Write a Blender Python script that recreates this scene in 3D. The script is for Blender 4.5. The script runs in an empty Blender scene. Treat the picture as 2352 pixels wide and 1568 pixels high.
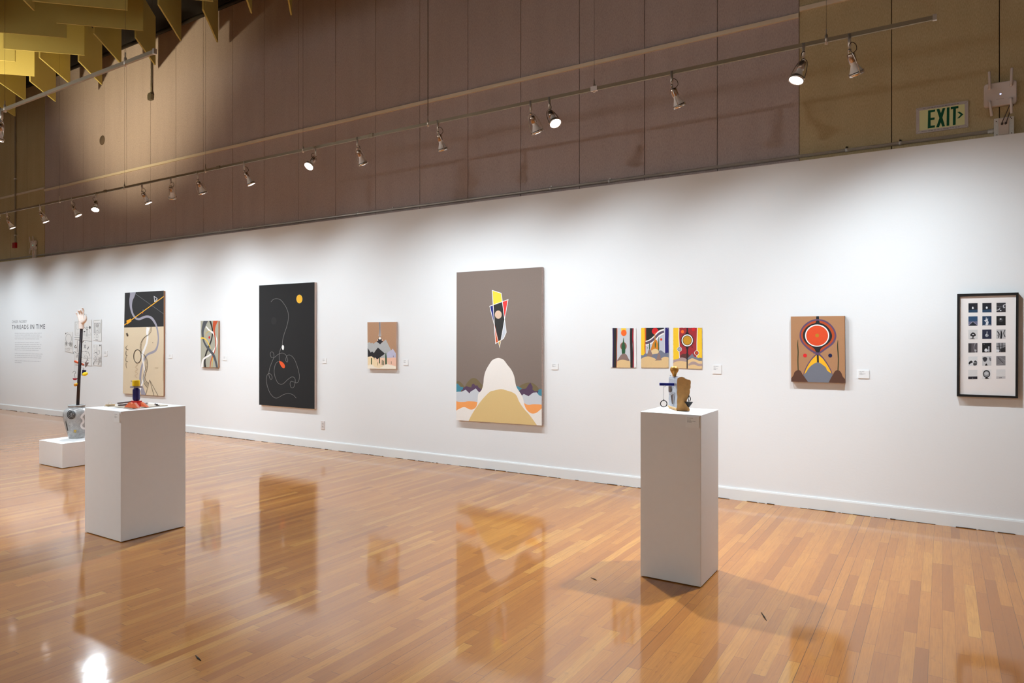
import bpy, bmesh, math, random
from mathutils import Vector, Matrix, Quaternion
from mathutils.geometry import tessellate_polygon

# ------------------------------------------------------------------ camera
F_PX, CX, HY = 1580.0, 1176.0, 773.0          # focal length, centre, horizon of the 2352 x 1568 frame
CAM = Vector((0.0, -6.69, 1.552))
YAW = math.radians(32.04)
RT = Vector((math.cos(YAW), math.sin(YAW), 0)); FW = Vector((-math.sin(YAW), math.cos(YAW), 0)); UP = Vector((0, 0, 1))
scene = bpy.context.scene
cam_d = bpy.data.cameras.new('camera'); cam = bpy.data.objects.new('camera', cam_d)
scene.collection.objects.link(cam)
cam.location = CAM; cam.rotation_euler = (math.pi / 2, 0, YAW)
cam_d.sensor_fit = 'HORIZONTAL'; cam_d.sensor_width = 36.0; cam_d.lens = F_PX / 2352 * 36.0
cam_d.shift_y = -(784 - HY) / 2352
cam_d.clip_end = 100
scene.camera = cam
# ------------------------------------------------------------------ world and exposure
w = bpy.data.worlds.new('world'); scene.world = w; w.use_nodes = True
w.node_tree.nodes['Background'].inputs[0].default_value = (0.02, 0.02, 0.02, 1)
vs = scene.view_settings
scene.display_settings.display_device = 'sRGB'
vs.view_transform = 'Standard'; vs.look = 'None'; vs.gamma = 1.0; vs.use_curve_mapping = False
vs.exposure = -0.11
# lamp powers (W)
P_WALL, P_OBJ, P_FILL, P_WARM = 166.0, 440.0, 285.0, 800.0
FACE_GLOW = 12.0
LAMP_COL = (0.80, 0.915, 1.0)
AIM_Z = 0.35                                     # height on the wall the track lamps are tilted to
WARM_COL = (1.0, 0.85, 0.52)

# ------------------------------------------------------------------ pixel -> place helpers
def ray(px, py): return FW + RT * ((px - CX) / F_PX) + UP * ((HY - py) / F_PX)
def onY(px, py, Y=0.0):
    d = ray(px, py); return CAM + d * ((Y - CAM.y) / d.y)
def onZ(px, py, Z=0.0):
    d = ray(px, py); return CAM + d * ((Z - CAM.z) / d.z)
def at(px, py, depth): return CAM + ray(px, py) * depth
def crop(ox, oy, s): return lambda x, y: (ox + x / s, oy + y / s)

# ------------------------------------------------------------------ materials
def s2l(c):
    c = c / 255.0
    return c / 12.92 if c <= 0.04045 else ((c + 0.055) / 1.055) ** 2.4
def lin(rgb): return (s2l(rgb[0]), s2l(rgb[1]), s2l(rgb[2]), 1.0)
_mats = {}
def mat(rgb, rough=0.6, metal=0.0, key='paint', noise=0.0, scale=40.0, bump=0.0, spec=0.3):
    k = (tuple(rgb), rough, metal, key, noise, bump)
    if k in _mats: return _mats[k]
    m = bpy.data.materials.new('%s_%02x%02x%02x' % ((key,) + tuple(int(v) for v in rgb))); m.use_nodes = True
    nt = m.node_tree; b = nt.nodes['Principled BSDF']
    b.inputs['Base Color'].default_value = lin(rgb); b.inputs['Roughness'].default_value = rough
    b.inputs['Metallic'].default_value = metal; b.inputs['Specular IOR Level'].default_value = spec
    if noise or bump:
        tc = nt.nodes.new('ShaderNodeTexCoord'); n = nt.nodes.new('ShaderNodeTexNoise')
        n.inputs['Scale'].default_value = scale; n.inputs['Detail'].default_value = 4
        nt.links.new(tc.outputs['Object'], n.inputs['Vector'])
        if noise:
            mx = nt.nodes.new('ShaderNodeMix'); mx.data_type = 'RGBA'
            c = lin(rgb)
            mx.inputs[6].default_value = tuple(max(0, v * (1 - noise)) for v in c[:3]) + (1,)
            mx.inputs[7].default_value = tuple(min(1, v * (1 + noise)) for v in c[:3]) + (1,)
            nt.links.new(n.outputs['Fac'], mx.inputs[0]); nt.links.new(mx.outputs[2], b.inputs['Base Color'])
        if bump:
            bp = nt.nodes.new('ShaderNodeBump'); bp.inputs['Strength'].default_value = bump; bp.inputs['Distance'].default_value = 0.002
            nt.links.new(n.outputs['Fac'], bp.inputs['Height']); nt.links.new(bp.outputs['Normal'], b.inputs['Normal'])
    _mats[k] = m; return m
def paint(rgb): return mat(rgb, 0.7, key='paint', noise=0.04, scale=90)
def canvas_cloth(rgb): return mat(rgb, 0.85, key='canvas', noise=0.10, scale=260, spec=0.1)
def emis(name, rgb, s):
    m = bpy.data.materials.new(name); m.use_nodes = True; b = m.node_tree.nodes['Principled BSDF']
    b.inputs['Base Color'].default_value = lin(rgb); b.inputs['Emission Color'].default_value = lin(rgb); b.inputs['Emission Strength'].default_value = s
    return m
class G:                                       # tiny node graph helper
    def __init__(s, name):
        s.m = bpy.data.materials.new(name); s.m.use_nodes = True; s.nt = s.m.node_tree; s.b = s.nt.nodes['Principled BSDF']
    def put(s, v, sock):
        if isinstance(v, bpy.types.NodeSocket): s.nt.links.new(v, sock)
        else: sock.default_value = v
    def math(s, op, a, b=0.0, c=0.0):
        n = s.nt.nodes.new('ShaderNodeMath'); n.operation = op
        s.put(a, n.inputs[0]); s.put(b, n.inputs[1])
        if op in ('MULTIPLY_ADD',): s.put(c, n.inputs[2])
        return n.outputs[0]
    def xyz(s, x, y, z):
        n = s.nt.nodes.new('ShaderNodeCombineXYZ'); s.put(x, n.inputs[0]); s.put(y, n.inputs[1]); s.put(z, n.inputs[2]); return n.outputs[0]
    def white(s, a, b=0.0):
        n = s.nt.nodes.new('ShaderNodeTexWhiteNoise'); n.noise_dimensions = '3D'; s.nt.links.new(s.xyz(a, b, 0.0), n.inputs['Vector']); return n.outputs['Value']
    def noise(s, vec, scale=1.0, detail=3.0):
        n = s.nt.nodes.new('ShaderNodeTexNoise'); n.inputs['Scale'].default_value = scale; n.inputs['Detail'].default_value = detail
        s.nt.links.new(vec, n.inputs['Vector']); return n.outputs['Fac']
    def mix(s, f, a, b, blend='MIX'):
        n = s.nt.nodes.new('ShaderNodeMix'); n.data_type = 'RGBA'; n.blend_type = blend
        s.put(f, n.inputs[0]); s.put(a, n.inputs[6]); s.put(b, n.inputs[7]); return n.outputs[2]
    def ramp(s, f, stops):
        n = s.nt.nodes.new('ShaderNodeValToRGB'); e = n.color_ramp.elements
        while len(e) < len(stops): e.new(0.5)
        for el, (p, c) in zip(e, stops): el.position = p; el.color = c
        s.put(f, n.inputs[0]); return n.outputs[0]
    def pos(s):
        n = s.nt.nodes.new('ShaderNodeTexCoord'); sp = s.nt.nodes.new('ShaderNodeSeparateXYZ'); s.nt.links.new(n.outputs['Object'], sp.inputs[0])
        return n.outputs['Object'], sp.outputs[0], sp.outputs[1], sp.outputs[2]

def floor_material():
    g = G('maple_strip_floor'); p, X, Y, Z = g.pos()
    u = g.math('DIVIDE', X, 0.0572); row = g.math('FLOOR', u); fu = g.math('FRACT', u)
    w1 = g.white(row, 3.7); w2 = g.white(row, 9.1); w3 = g.white(row, 17.3)
    L = g.math('MULTIPLY_ADD', w2, 0.75, 0.45)
    v = g.math('ADD', g.math('DIVIDE', Y, L), g.math('MULTIPLY', w1, 19.0)); col = g.math('FLOOR', v); fv = g.math('FRACT', v)
    r1 = g.white(row, col); r2 = g.white(g.math('ADD', row, 0.37), g.math('ADD', col, 0.61))
    base = g.ramp(r1, [(0.0, lin((150, 88, 26))), (0.12, lin((166, 100, 30))), (0.6, lin((178, 111, 36))), (0.9, lin((186, 121, 43))), (1.0, lin((197, 138, 57)))])
    gv = g.xyz(g.math('MULTIPLY', X, 130.0), g.math('MULTIPLY_ADD', Y, 6.0, g.math('MULTIPLY', r2, 50.0)), g.math('MULTIPLY', r1, 30.0))
    grain = g.noise(gv, 1.0, 6.0)
    base = g.mix(g.math('MULTIPLY', g.ramp(grain, [(0.40, (0, 0, 0, 1)), (0.72, (1, 1, 1, 1))]), 0.42), base, lin((136, 80, 24)))
    fleck = g.noise(g.xyz(g.math('MULTIPLY', X, 60.0), g.math('MULTIPLY_ADD', Y, 28.0, g.math('MULTIPLY', r2, 80.0)), g.math('MULTIPLY', r1, 90.0)), 1.0, 4.0)
    base = g.mix(g.math('MULTIPLY', g.ramp(fleck, [(0.60, (0, 0, 0, 1)), (0.74, (1, 1, 1, 1))]), g.math('MULTIPLY', r2, 0.5)), base, lin((122, 68, 22)))
    blot = g.noise(p, 2.2, 5.0)
    base = g.mix(g.math('MULTIPLY', g.ramp(blot, [(0.42, (0, 0, 0, 1)), (0.75, (1, 1, 1, 1))]), 0.35), base, lin((152, 88, 24)))
    edge = g.math('MINIMUM', fu, g.math('SUBTRACT', 1.0, fu))
    gap1 = g.math('LESS_THAN', edge, g.math('MULTIPLY_ADD', g.math('POWER', w3, 6.0), 0.022, 0.007))
    ev = g.math('MULTIPLY', g.math('MINIMUM', fv, g.math('SUBTRACT', 1.0, fv)), L)
    gap2 = g.math('LESS_THAN', ev, 0.0012)
    gap = g.math('MAXIMUM', g.math('MULTIPLY', gap1, g.math('MULTIPLY_ADD', w3, 0.6, 0.25)), g.math('MULTIPLY', gap2, 0.6))
    base = g.mix(gap, base, lin((58, 34, 20)))
    g.put(base, g.b.inputs['Base Color'])
    wav = g.noise(g.xyz(g.math('MULTIPLY', row, 7.3), g.math('MULTIPLY', Y, 1.3), 0.0), 1.0, 2.0)
    nx = g.math('ADD', g.math('MULTIPLY', g.math('SUBTRACT', r2, 0.5), 0.009), g.math('MULTIPLY', g.math('SUBTRACT', fu, 0.5), 0.007))
    ny = g.math('MULTIPLY', g.math('SUBTRACT', wav, 0.5), 0.012)
    nn = g.nt.nodes.new('ShaderNodeVectorMath'); nn.operation = 'NORMALIZE'; g.nt.links.new(g.xyz(nx, ny, 1.0), nn.inputs[0])
    g.nt.links.new(nn.outputs[0], g.b.inputs['Normal']); g.nt.links.new(nn.outputs[0], g.b.inputs['Coat Normal'])
    g.b.inputs['Roughness'].default_value = 0.45; g.b.inputs['Specular IOR Level'].default_value = 0.2
    g.b.inputs['Coat Weight'].default_value = 1.0; g.b.inputs['Coat Roughness'].default_value = 0.075; g.b.inputs['Coat IOR'].default_value = 1.45
    return g.m
def wall_material():
    g = G('white_wall_paint'); p, X, Y, Z = g.pos()
    g.b.inputs['Base Color'].default_value = (0.83, 0.825, 0.82, 1); g.b.inputs['Roughness'].default_value = 0.75; g.b.inputs['Specular IOR Level'].default_value = 0.2
    n = g.noise(p, 55.0, 3.0); bp = g.nt.nodes.new('ShaderNodeBump'); bp.inputs['Strength'].default_value = 0.25; bp.inputs['Distance'].default_value = 0.002
    g.nt.links.new(n, bp.inputs['Height']); g.nt.links.new(bp.outputs['Normal'], g.b.inputs['Normal'])
    return g.m
def fabric_material(name, a, b):
    g = G(name); p, X, Y, Z = g.pos()
    n = g.noise(g.xyz(g.math('MULTIPLY', X, 210.0), g.math('MULTIPLY', Y, 210.0), g.math('MULTIPLY', Z, 45.0)), 1.0, 3.0)
    n2 = g.noise(g.xyz(g.math('MULTIPLY', X, 5.0), 0.0, g.math('MULTIPLY', Z, 0.8)), 1.0, 3.0)
    n3 = g.noise(p, 420.0, 1.0)
    f = g.math('ADD', g.math('MULTIPLY_ADD', g.math('SUBTRACT', n, 0.5), 1.1, 0.5), g.math('ADD', g.math('MULTIPLY', g.math('SUBTRACT', n2, 0.5), 0.35), g.math('MULTIPLY', g.math('SUBTRACT', n3, 0.5), 0.6)))
    cl = g.nt.nodes.new('ShaderNodeClamp'); g.put(f, cl.inputs[0])
    g.put(g.mix(cl.outputs[0], lin(a), lin(b)), g.b.inputs['Base Color'])
    g.b.inputs['Roughness'].default_value = 0.95; g.b.inputs['Specular IOR Level'].default_value = 0.05
    return g.m
M_FLOOR = floor_material(); M_WALL = wall_material()
M_TAUPE = fabric_material('taupe_panel_fabric', (158, 141, 136), (207, 190, 185))
M_OLIVE = fabric_material('olive_panel_fabric', (164, 143, 106), (214, 196, 156))
M_TRIMW = mat((232, 232, 230), 0.45, key='trim_paint', spec=0.4)
M_CREAM = mat((222, 208, 186), 0.6, key='cream_strip')
M_BLACK = mat((10, 9, 9), 0.6, key='black_ceiling')
M_DARKWALL = mat((224, 210, 196), 0.9, key='plain_wall')
M_PED = mat((234, 231, 229), 0.55, key='pedestal_paint', noise=0.015, scale=25, spec=0.3)
M_STEEL = mat((205, 192, 178), 0.3, 0.6, key='steel')
M_CHROME = mat((215, 204, 194), 0.15, 0.8, key='chrome')
M_GALV = mat((220, 214, 206), 0.3, 0.35, key='galvanised', noise=0.1, scale=60)
M_TRACK = mat((150, 132, 108), 0.45, 0.6, key='track_metal')
M_BULB = mat((240, 232, 226), 0.3, key='white_glass', spec=0.5)
M_SOCK = mat((176, 154, 138), 0.25, 0.85, key='socket_metal')
M_DARKM = mat((72, 60, 50), 0.4, 0.8, key='dark_metal')
M_WIRE = mat((70, 60, 50), 0.5, 0.5, key='wire')
M_PLAST = mat((222, 212, 208), 0.45, key='white_plastic')
M_CARD = mat((238, 236, 234), 0.7, key='card')
M_INK = mat((120, 118, 120), 0.8, key='grey_ink')
M_BAFFLE = mat((192, 176, 106), 0.9, key='baffle', noise=0.06, scale=120, spec=0.05)
M_GLOW = emis('lamp_glow', (255, 250, 248), FACE_GLOW)

# ------------------------------------------------------------------ object helpers
COL = scene.collection; ORG = {}
class MB:
    def __init__(s): s.v = []; s.f = []; s.m = []; s.ml = []; s.sm = []
    def mi(s, m):
        if m not in s.ml: s.ml.append(m)
        return s.ml.index(m)
    def add(s, vs_, fs, m, smooth=False):
        o = len(s.v); s.v += [Vector(p) for p in vs_]; k = s.mi(m)
        for f in fs: s.f.append([i + o for i in f]); s.m.append(k); s.sm.append(smooth)
        return s
    def box(s, x0, x1, y0, y1, z0, z1, m):
        return s.hexa([(x0, y0, z0), (x1, y0, z0), (x1, y1, z0), (x0, y1, z0)], [(x0, y0, z1), (x1, y0, z1), (x1, y1, z1), (x0, y1, z1)], m)
    def hexa(s, lo, hi, m):                    # ring of points below, ring above (any count)
        n = len(lo)
        return s.add(list(lo) + list(hi), [list(range(n))[::-1], list(range(n, 2 * n))] + [[i, (i + 1) % n, n + (i + 1) % n, n + i] for i in range(n)], m)
    def extrude(s, pts, d, m):
        d = Vector(d); return s.hexa([Vector(p) for p in pts], [Vector(p) + d for p in pts], m)
    def obox(s, c, ax, ay, az, m):             # centre and three half-axis vectors
        c = Vector(c); ax = Vector(ax); ay = Vector(ay); az = Vector(az)
        return s.hexa([c - ax - ay - az, c + ax - ay - az, c + ax + ay - az, c - ax + ay - az], [c - ax - ay + az, c + ax - ay + az, c + ax + ay + az, c - ax + ay + az], m)
    def tube(s, pts, r, m, n=8, closed=False, caps=True, smooth=True):
        pts = [Vector(p) for p in pts]; N = len(pts); rs = r if isinstance(r, (list, tuple)) else [r] * N
        vs_ = []; ref = None
        for i, p in enumerate(pts):
            if closed: t = pts[(i + 1) % N] - pts[i - 1]
            else: t = pts[min(i + 1, N - 1)] - pts[max(i - 1, 0)]
            t.normalize()
            if ref is None: ref = t.orthogonal().normalized()
            a = (ref - t * ref.dot(t)); a = a.normalized() if a.length > 1e-6 else t.orthogonal().normalized()
            ref = a; b = t.cross(a)
            for k in range(n):
                q = 2 * math.pi * k / n; vs_.append(p + (a * math.cos(q) + b * math.sin(q)) * rs[i])
        fs = []
        for i in range(N if closed else N - 1):
            j = (i + 1) % N
            for k in range(n): fs.append([i * n + k, i * n + (k + 1) % n, j * n + (k + 1) % n, j * n + k])
        s.add(vs_, fs, m, smooth)
        if caps and not closed:
            s.add(vs_[:n], [list(range(n))[::-1]], m); s.add(vs_[-n:], [list(range(n))], m)
        return s
    def lathe(s, prof, c, axis, m, n=24, smooth=True):    # prof: (r, h) along axis
        c = Vector(c); axis = Vector(axis).normalized(); a = axis.orthogonal().normalized(); b = axis.cross(a); vs_ = []
        for r, h in prof:
            for k in range(n):
                q = 2 * math.pi * k / n; vs_.append(c + axis * h + (a * math.cos(q) + b * math.sin(q)) * max(r, 1e-5))
        fs = [[i * n + k, i * n + (k + 1) % n, (i + 1) * n + (k + 1) % n, (i + 1) * n + k] for i in range(len(prof) - 1) for k in range(n)]
        s.add(vs_, fs, m, smooth)
        return s
    def sphere(s, c, r, m, axes=None, n=20):
        c = Vector(c); A = axes or (Vector((1, 0, 0)), Vector((0, 1, 0)), Vector((0, 0, 1))); rr = r if isinstance(r, (tuple, list)) else (r, r, r)
        vs_ = []; h = n // 2
        for i in range(h + 1):
            th = math.pi * i / h
            for k in range(n):
                q = 2 * math.pi * k / n
                vs_.append(c + A[0] * rr[0] * math.sin(th) * math.cos(q) + A[1] * rr[1] * math.sin(th) * math.sin(q) + A[2] * rr[2] * math.cos(th))
        s.add(vs_, [[i * n + k, i * n + (k + 1) % n, (i + 1) * n + (k + 1) % n, (i + 1) * n + k] for i in range(h) for k in range(n)], m, True)
        return s
    def build(s, name, parent=None, org=None, recalc=True):
        o_ = ORG[parent] if parent else Vector(org or (0, 0, 0))
        me = bpy.data.meshes.new(name); me.from_pydata([tuple(p - o_) for p in s.v], [], s.f)
        for m in s.ml: me.materials.append(m)
        me.polygons.foreach_set('material_index', s.m); me.polygons.foreach_set('use_smooth', s.sm)
        if recalc:
            bm = bmesh.new(); bm.from_mesh(me); bmesh.ops.remove_doubles(bm, verts=bm.verts, dist=1e-5)
            bmesh.ops.recalc_face_normals(bm, faces=bm.faces); bm.to_mesh(me); bm.free()
        ob = bpy.data.objects.new(name, me); COL.objects.link(ob)
        if parent: ob.parent = parent
        else: ob.location = o_
        ORG[ob] = o_
        return ob
def tag(o, label=None, cat=None, group=None, kind=None):
    if label: o['label'] = label
    if cat: o['category'] = cat
    if group: o['group'] = group
    if kind: o['kind'] = kind
    return o
def empty(name, loc, label=None, cat=None, group=None):
    o = bpy.data.objects.new(name, None); COL.objects.link(o); o.location = Vector(loc); o.empty_display_size = 0.1; ORG[o] = Vector(loc)
    return tag(o, label, cat, group)
def bevel(o, w_=0.004, seg=2):
    b = o.modifiers.new('bevel', 'BEVEL'); b.width = w_; b.segments = seg; b.limit_method = 'ANGLE'; return o
def structure(o): o['kind'] = 'structure'; return o
def smooth_path(pts, n=8, closed=False):
    P = [tuple(p) for p in pts]; N = len(P); out = []
    rng = range(N if closed else N - 1)
    for i in rng:
        p0 = P[(i - 1) % N] if closed else P[max(i - 1, 0)]; p1 = P[i]; p2 = P[(i + 1) % N]; p3 = P[(i + 2) % N] if closed else P[min(i + 2, N - 1)]
        for k in range(n):
            t = k / n
            out.append(tuple(0.5 * (2 * b + (c - a) * t + (2 * a - 5 * b + 4 * c - d) * t * t + (-a + 3 * b - 3 * c + d) * t ** 3) for a, b, c, d in zip(p0, p1, p2, p3)))
    if not closed: out.append(P[-1])
    return out
def clip_poly(poly, quad):                      # Sutherland-Hodgman against a convex quad, 2-D
    area = sum(quad[i][0] * quad[(i + 1) % 4][1] - quad[(i + 1) % 4][0] * quad[i][1] for i in range(4)); sg = 1 if area > 0 else -1
    out = list(poly)
    for i in range(4):
        a, b = quad[i], quad[(i + 1) % 4]; src, out = out, []
        side = lambda p: sg * ((b[0] - a[0]) * (p[1] - a[1]) - (b[1] - a[1]) * (p[0] - a[0]))
        for j, p in enumerate(src):
            q = src[j - 1]; sp, sq = side(p), side(q)
            if (sp >= 0) != (sq >= 0):
                t = sq / (sq - sp); out.append((q[0] + (p[0] - q[0]) * t, q[1] + (p[1] - q[1]) * t))
            if sp >= 0: out.append(p)
        if len(out) < 3: return []
    return out
LAYER = 0.00008
def draw(mb, layers, T, quad, plane, k0=1):
    """painted shapes: crop-pixel outlines carried onto a real surface; plane(px, py, lift) gives the point"""
    k = k0; q2 = [T(*p) for p in quad] if quad else None
    def put(pts, m, lift):
        if q2: pts = clip_poly(pts, q2)
        if len(pts) < 3: return
        P3 = [plane(x, y, lift) for x, y in pts]
        tris = tessellate_polygon([[Vector((x, y, 0)) for x, y in pts]])
        mb.add(P3, [list(t) for t in tris], m)
    for L in layers:
        kind, c = L[0], L[1]; m = c if not isinstance(c, tuple) else paint(c); lift = LAYER * k
        if kind == 'p': put([T(*p) for p in L[2]], m, lift)
        elif kind == 'b': put([T(*p) for p in smooth_path(L[2], 6, True)], m, lift)
        elif kind == 'e':
            cx, cy, rx, ry = L[2:6]; rot = L[6] if len(L) > 6 else 0; ca, sa = math.cos(rot), math.sin(rot); N = 40 if max(rx, ry) > 15 else 16
            put([T(cx + rx * math.cos(q) * ca - ry * math.sin(q) * sa, cy + rx * math.cos(q) * sa + ry * math.sin(q) * ca) for q in [2 * math.pi * i / N for i in range(N)]], m, lift)
        elif kind in ('s', 'l', 'o'):
            if kind == 's': pts = smooth_path(L[2], 7); closed = False
            elif kind == 'l':
                closed = len(L) > 4 and L[4]; pts = [(x, y, L[3]) for x, y in L[2]]
            if kind == 'o': pts = [(L[2] + L[4] * math.cos(q), L[3] + L[5] * math.sin(q), L[6]) for q in [2 * math.pi * i / 44 for i in range(44)]]; closed = True
            if closed: pts = pts + [pts[0]]
            N = len(pts); A = []; B = []
            for i, (x, y, ww) in enumerate(pts):
                if closed: a, b = pts[i - 1 if i > 0 else N - 2], pts[i + 1 if i < N - 1 else 1]
                else: a, b = pts[max(i - 1, 0)], pts[min(i + 1, N - 1)]
                if kind == 'l' and len(pts) > 2:        # mitre
                    d1 = Vector((x - a[0], y - a[1])); d2 = Vector((b[0] - x, b[1] - y))
                    d1 = d1.normalized() if d1.length > 0 else d2.normalized(); d2 = d2.normalized() if d2.length > 0 else d1
                    t = d1 + d2; t = t.normalized() if t.length > 1e-3 else d1; n_ = Vector((-t.y, t.x)); f = 1 / max(0.35, n_.dot(Vector((-d1.y, d1.x))))
                else:
                    t = Vector((b[0] - a[0], b[1] - a[1])); t = t.normalized() if t.length > 0 else Vector((1, 0)); n_ = Vector((-t.y, t.x)); f = 1
                A.append((x + n_.x * ww / 2 * f, y + n_.y * ww / 2 * f)); B.append((x - n_.x * ww / 2 * f, y - n_.y * ww / 2 * f))
            for i in range(N - 1): put([T(*A[i]), T(*A[i + 1]), T(*B[i + 1]), T(*B[i])], m, lift)
        k += 1
    return k
def yplane(Y): return lambda x, y, lift: onY(x, y, Y - lift)

#@@SETTING
# ------------------------------------------------------------------ the room
X0, X1, YB, YP, ZC, ZW = -20.5, 4.5, -11.5, 0.12, 6.75, 3.15
structure(MB().box(X0, X1, YB, YP, -0.12, 0.0, M_FLOOR).build('floor'))
structure(MB().box(X0, X1, 0.0, 0.13, 0.0, ZW, M_WALL).build('wall_back'))
up = structure(MB().box(X0, X1, YP + 0.03, YP + 0.15, ZW - 0.1, ZC, mat((30, 24, 20), 0.9, key='panel_backing')).build('wall_upper'))
structure(MB().box(X0, X1, YB, YP + 0.1, ZC, ZC + 0.1, M_BLACK).build('ceiling'))
structure(MB().box(X0 - 0.1, X0, YB, YP + 0.1, 0, ZC, M_DARKWALL).build('wall_left'))
structure(MB().box(X1, X1 + 0.1, YB, YP + 0.1, 0, ZC, M_DARKWALL).build('wall_right'))
structure(MB().box(X0, X1, YB - 0.1, YB, 0, ZC, M_DARKWALL).build('wall_front'))
b = MB().box(X0, X1, -0.014, 0.001, 0.0, 0.098, M_TRIMW)
b.hexa([(X0, -0.014, 0.098), (X1, -0.014, 0.098), (X1, 0, 0.098), (X0, 0, 0.098)], [(X0, -0.0105, 0.112), (X1, -0.0105, 0.112), (X1, 0, 0.112), (X0, 0, 0.112)], M_TRIMW)
structure(b.build('baseboard_back'))
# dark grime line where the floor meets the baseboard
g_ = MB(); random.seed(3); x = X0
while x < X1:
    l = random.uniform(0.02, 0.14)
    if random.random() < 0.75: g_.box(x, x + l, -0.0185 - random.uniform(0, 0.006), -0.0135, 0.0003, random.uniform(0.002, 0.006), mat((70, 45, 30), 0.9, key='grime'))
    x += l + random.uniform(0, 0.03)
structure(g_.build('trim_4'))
# acoustic fabric panels on the upper wall, with open seams
seams = [-15.456]
while seams[-1] < -1.4: seams.append(seams[-1] + (15.456 - 1.124) / 19)
olive_r = [-1.124, -0.374, 0.390, 1.14, 1.89, 2.64, 3.39, X1]; olive_l = [X0, -19.2, -17.7, -16.95, -16.2, -15.456]
def panel(x0, x1, m, y): bevel(MB().box(x0 + 0.003, x1 - 0.003, y, YP + 0.04, ZW - 0.05, ZC - 0.01, m).build('fabric_panel', up), 0.0015, 2)
for a, b_ in zip(seams, seams[1:]): panel(a, b_, M_TAUPE, YP)
for s_ in (olive_r, olive_l):
    for a, b_ in zip(s_, s_[1:]): panel(a, b_, M_OLIVE, YP - 0.006)
def strip(x0, x1, z, m, n): structure(bevel(MB().box(x0, x1, YP - 0.022, YP + 0.01, z - 0.021, z + 0.021, m).build(n), 0.003))
strip(-15.45, -1.126, 4.522, M_CREAM, 'trim_1'); strip(X0, -15.462, 4.566, M_CREAM, 'trim_2'); strip(-1.12, X1, 4.575, M_CREAM, 'trim_3')
#@@END
#@@ART
# ------------------------------------------------------------------ paintings on the white wall
def painting(name, label, T, quad, t, base, side, layers, group='paintings on the white wall', edge=None):
    F4 = [onY(*T(*p), -t) for p in quad]                       # TL TR BR BL on the front plane
    # true rectangle edges stay upright: each corner keeps its own place
    bk = [Vector((p.x, -0.003, p.z)) for p in F4]
    mb = MB()
    mb.add(F4, [[0, 1, 2, 3]], base)
    e0 = [Vector((p.x, -t + 0.007, p.z)) for p in F4] if edge else bk
    mb.add(F4 + e0, [[i, (i + 1) % 4, 4 + (i + 1) % 4, 4 + i] for i in range(4)], side)
    if not edge: mb.add(bk, [[3, 2, 1, 0]], side)
    draw(mb, layers, T, quad, yplane(-t))
    cx = sum(p.x for p in F4) / 4; zb = min(p.z for p in F4)
    if edge:
        root = empty(name, (cx, -t / 2, zb), label, 'painting', group)
        mb.build('canvas', root, recalc=False)
        c = sum(F4, Vector()) / 4; mb2 = MB()
        sh = lambda p, y, k: Vector((c.x + (p.x - c.x) * k, y, c.z + (p.z - c.z) * k))
        mb2.hexa([sh(p, -0.003, 0.995) for p in F4], [sh(p, -t + 0.0072, 0.995) for p in F4], edge)
        tag(mb2.build('stretcher_frame', root), 'brown wooden edge')
        return root
    return tag(mb.build(name, org=(cx, -t / 2, zb), recalc=False), label, 'painting', group)
K = (42, 40, 40); W_ = (246, 242, 238)
T1 = crop(260, 640, 5.2267)
lay = [('p', (46, 45, 45), [(130, 160), (615, 130), (615, 572), (130, 585)]),
 ('l', (120, 120, 122), [(258, 175), (612, 426)], 4),
 ('s', (160, 155, 166), [(237, 150, 72), (230, 200, 58), (214, 260, 40), (213, 340, 26), (236, 425, 22), (275, 475, 24), (312, 484, 27), (350, 469, 28), (405, 453, 28), (455, 468, 28), (492, 512, 26), (520, 572, 20), (536, 650, 18), (542, 730, 16), (530, 810, 20), (505, 862, 26), (460, 887, 28), (412, 910, 22), (375, 960, 20), (350, 1030, 20), (333, 1110, 22), (325, 1190, 24), (327, 1250, 28), (340, 1310, 42), (368, 1400, 56)]),
 ('s', W_, [(420, 584, 40), (409, 640, 28), (412, 700, 22), (402, 770, 22), (375, 845, 24), (354, 895, 26), (350, 940, 22), (362, 1020, 14), (372, 1090, 14), (370, 1150, 12), (362, 1210, 16), (340, 1280, 18), (315, 1350, 18)]),
 ('l', (244, 176, 48), [(130, 558), (615, 206)], 9), ('p', (244, 172, 44), [(158, 503), (212, 477), (219, 511), (164, 550)]),
 ('l', (235, 235, 235), [(491, 211), (527, 236), (525, 262), (496, 275)], 5, True), ('l', (235, 235, 235), [(500, 272), (526, 240)], 4),
 ('e', (60, 140, 190), 359, 376, 5, 6), ('e', (210, 80, 40), 353, 410, 5, 7)]
DK = (88, 74, 62)
def ladder(A, B, n, w_):
    a = smooth_path(A, 8); b = smooth_path(B, 8); out = [('s', DK, [p + (w_,) for p in A]), ('s', DK, [p + (w_,) for p in B])]
    for i in range(n):
        p = a[int((i + 1) * (len(a) - 1) / (n + 1))]; q = b[int((i + 1) * (len(b) - 1) / (n + 1))]; out.append(('l', DK, [p, q], w_ * 0.6))
    return out
lay += [('s', DK, [(462, 577, 4), (455, 632, 4), (425, 675, 4), (395, 690, 4)]), ('s', DK, [(452, 577, 3), (440, 640, 3), (410, 680, 3)])]
lay += ladder([(410, 676), (370, 705), (337, 755), (322, 820), (328, 872), (348, 905)], [(405, 682), (380, 705), (352, 745), (336, 810), (338, 860), (350, 905)], 16, 3.5)
lay += ladder([(362, 905), (385, 950), (392, 1010), (385, 1080), (365, 1150), (362, 1210), (378, 1268), (408, 1305)], [(368, 905), (398, 950), (411, 1015), (405, 1090), (386, 1150), (381, 1190), (400, 1232), (427, 1256)], 24, 4)
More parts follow.
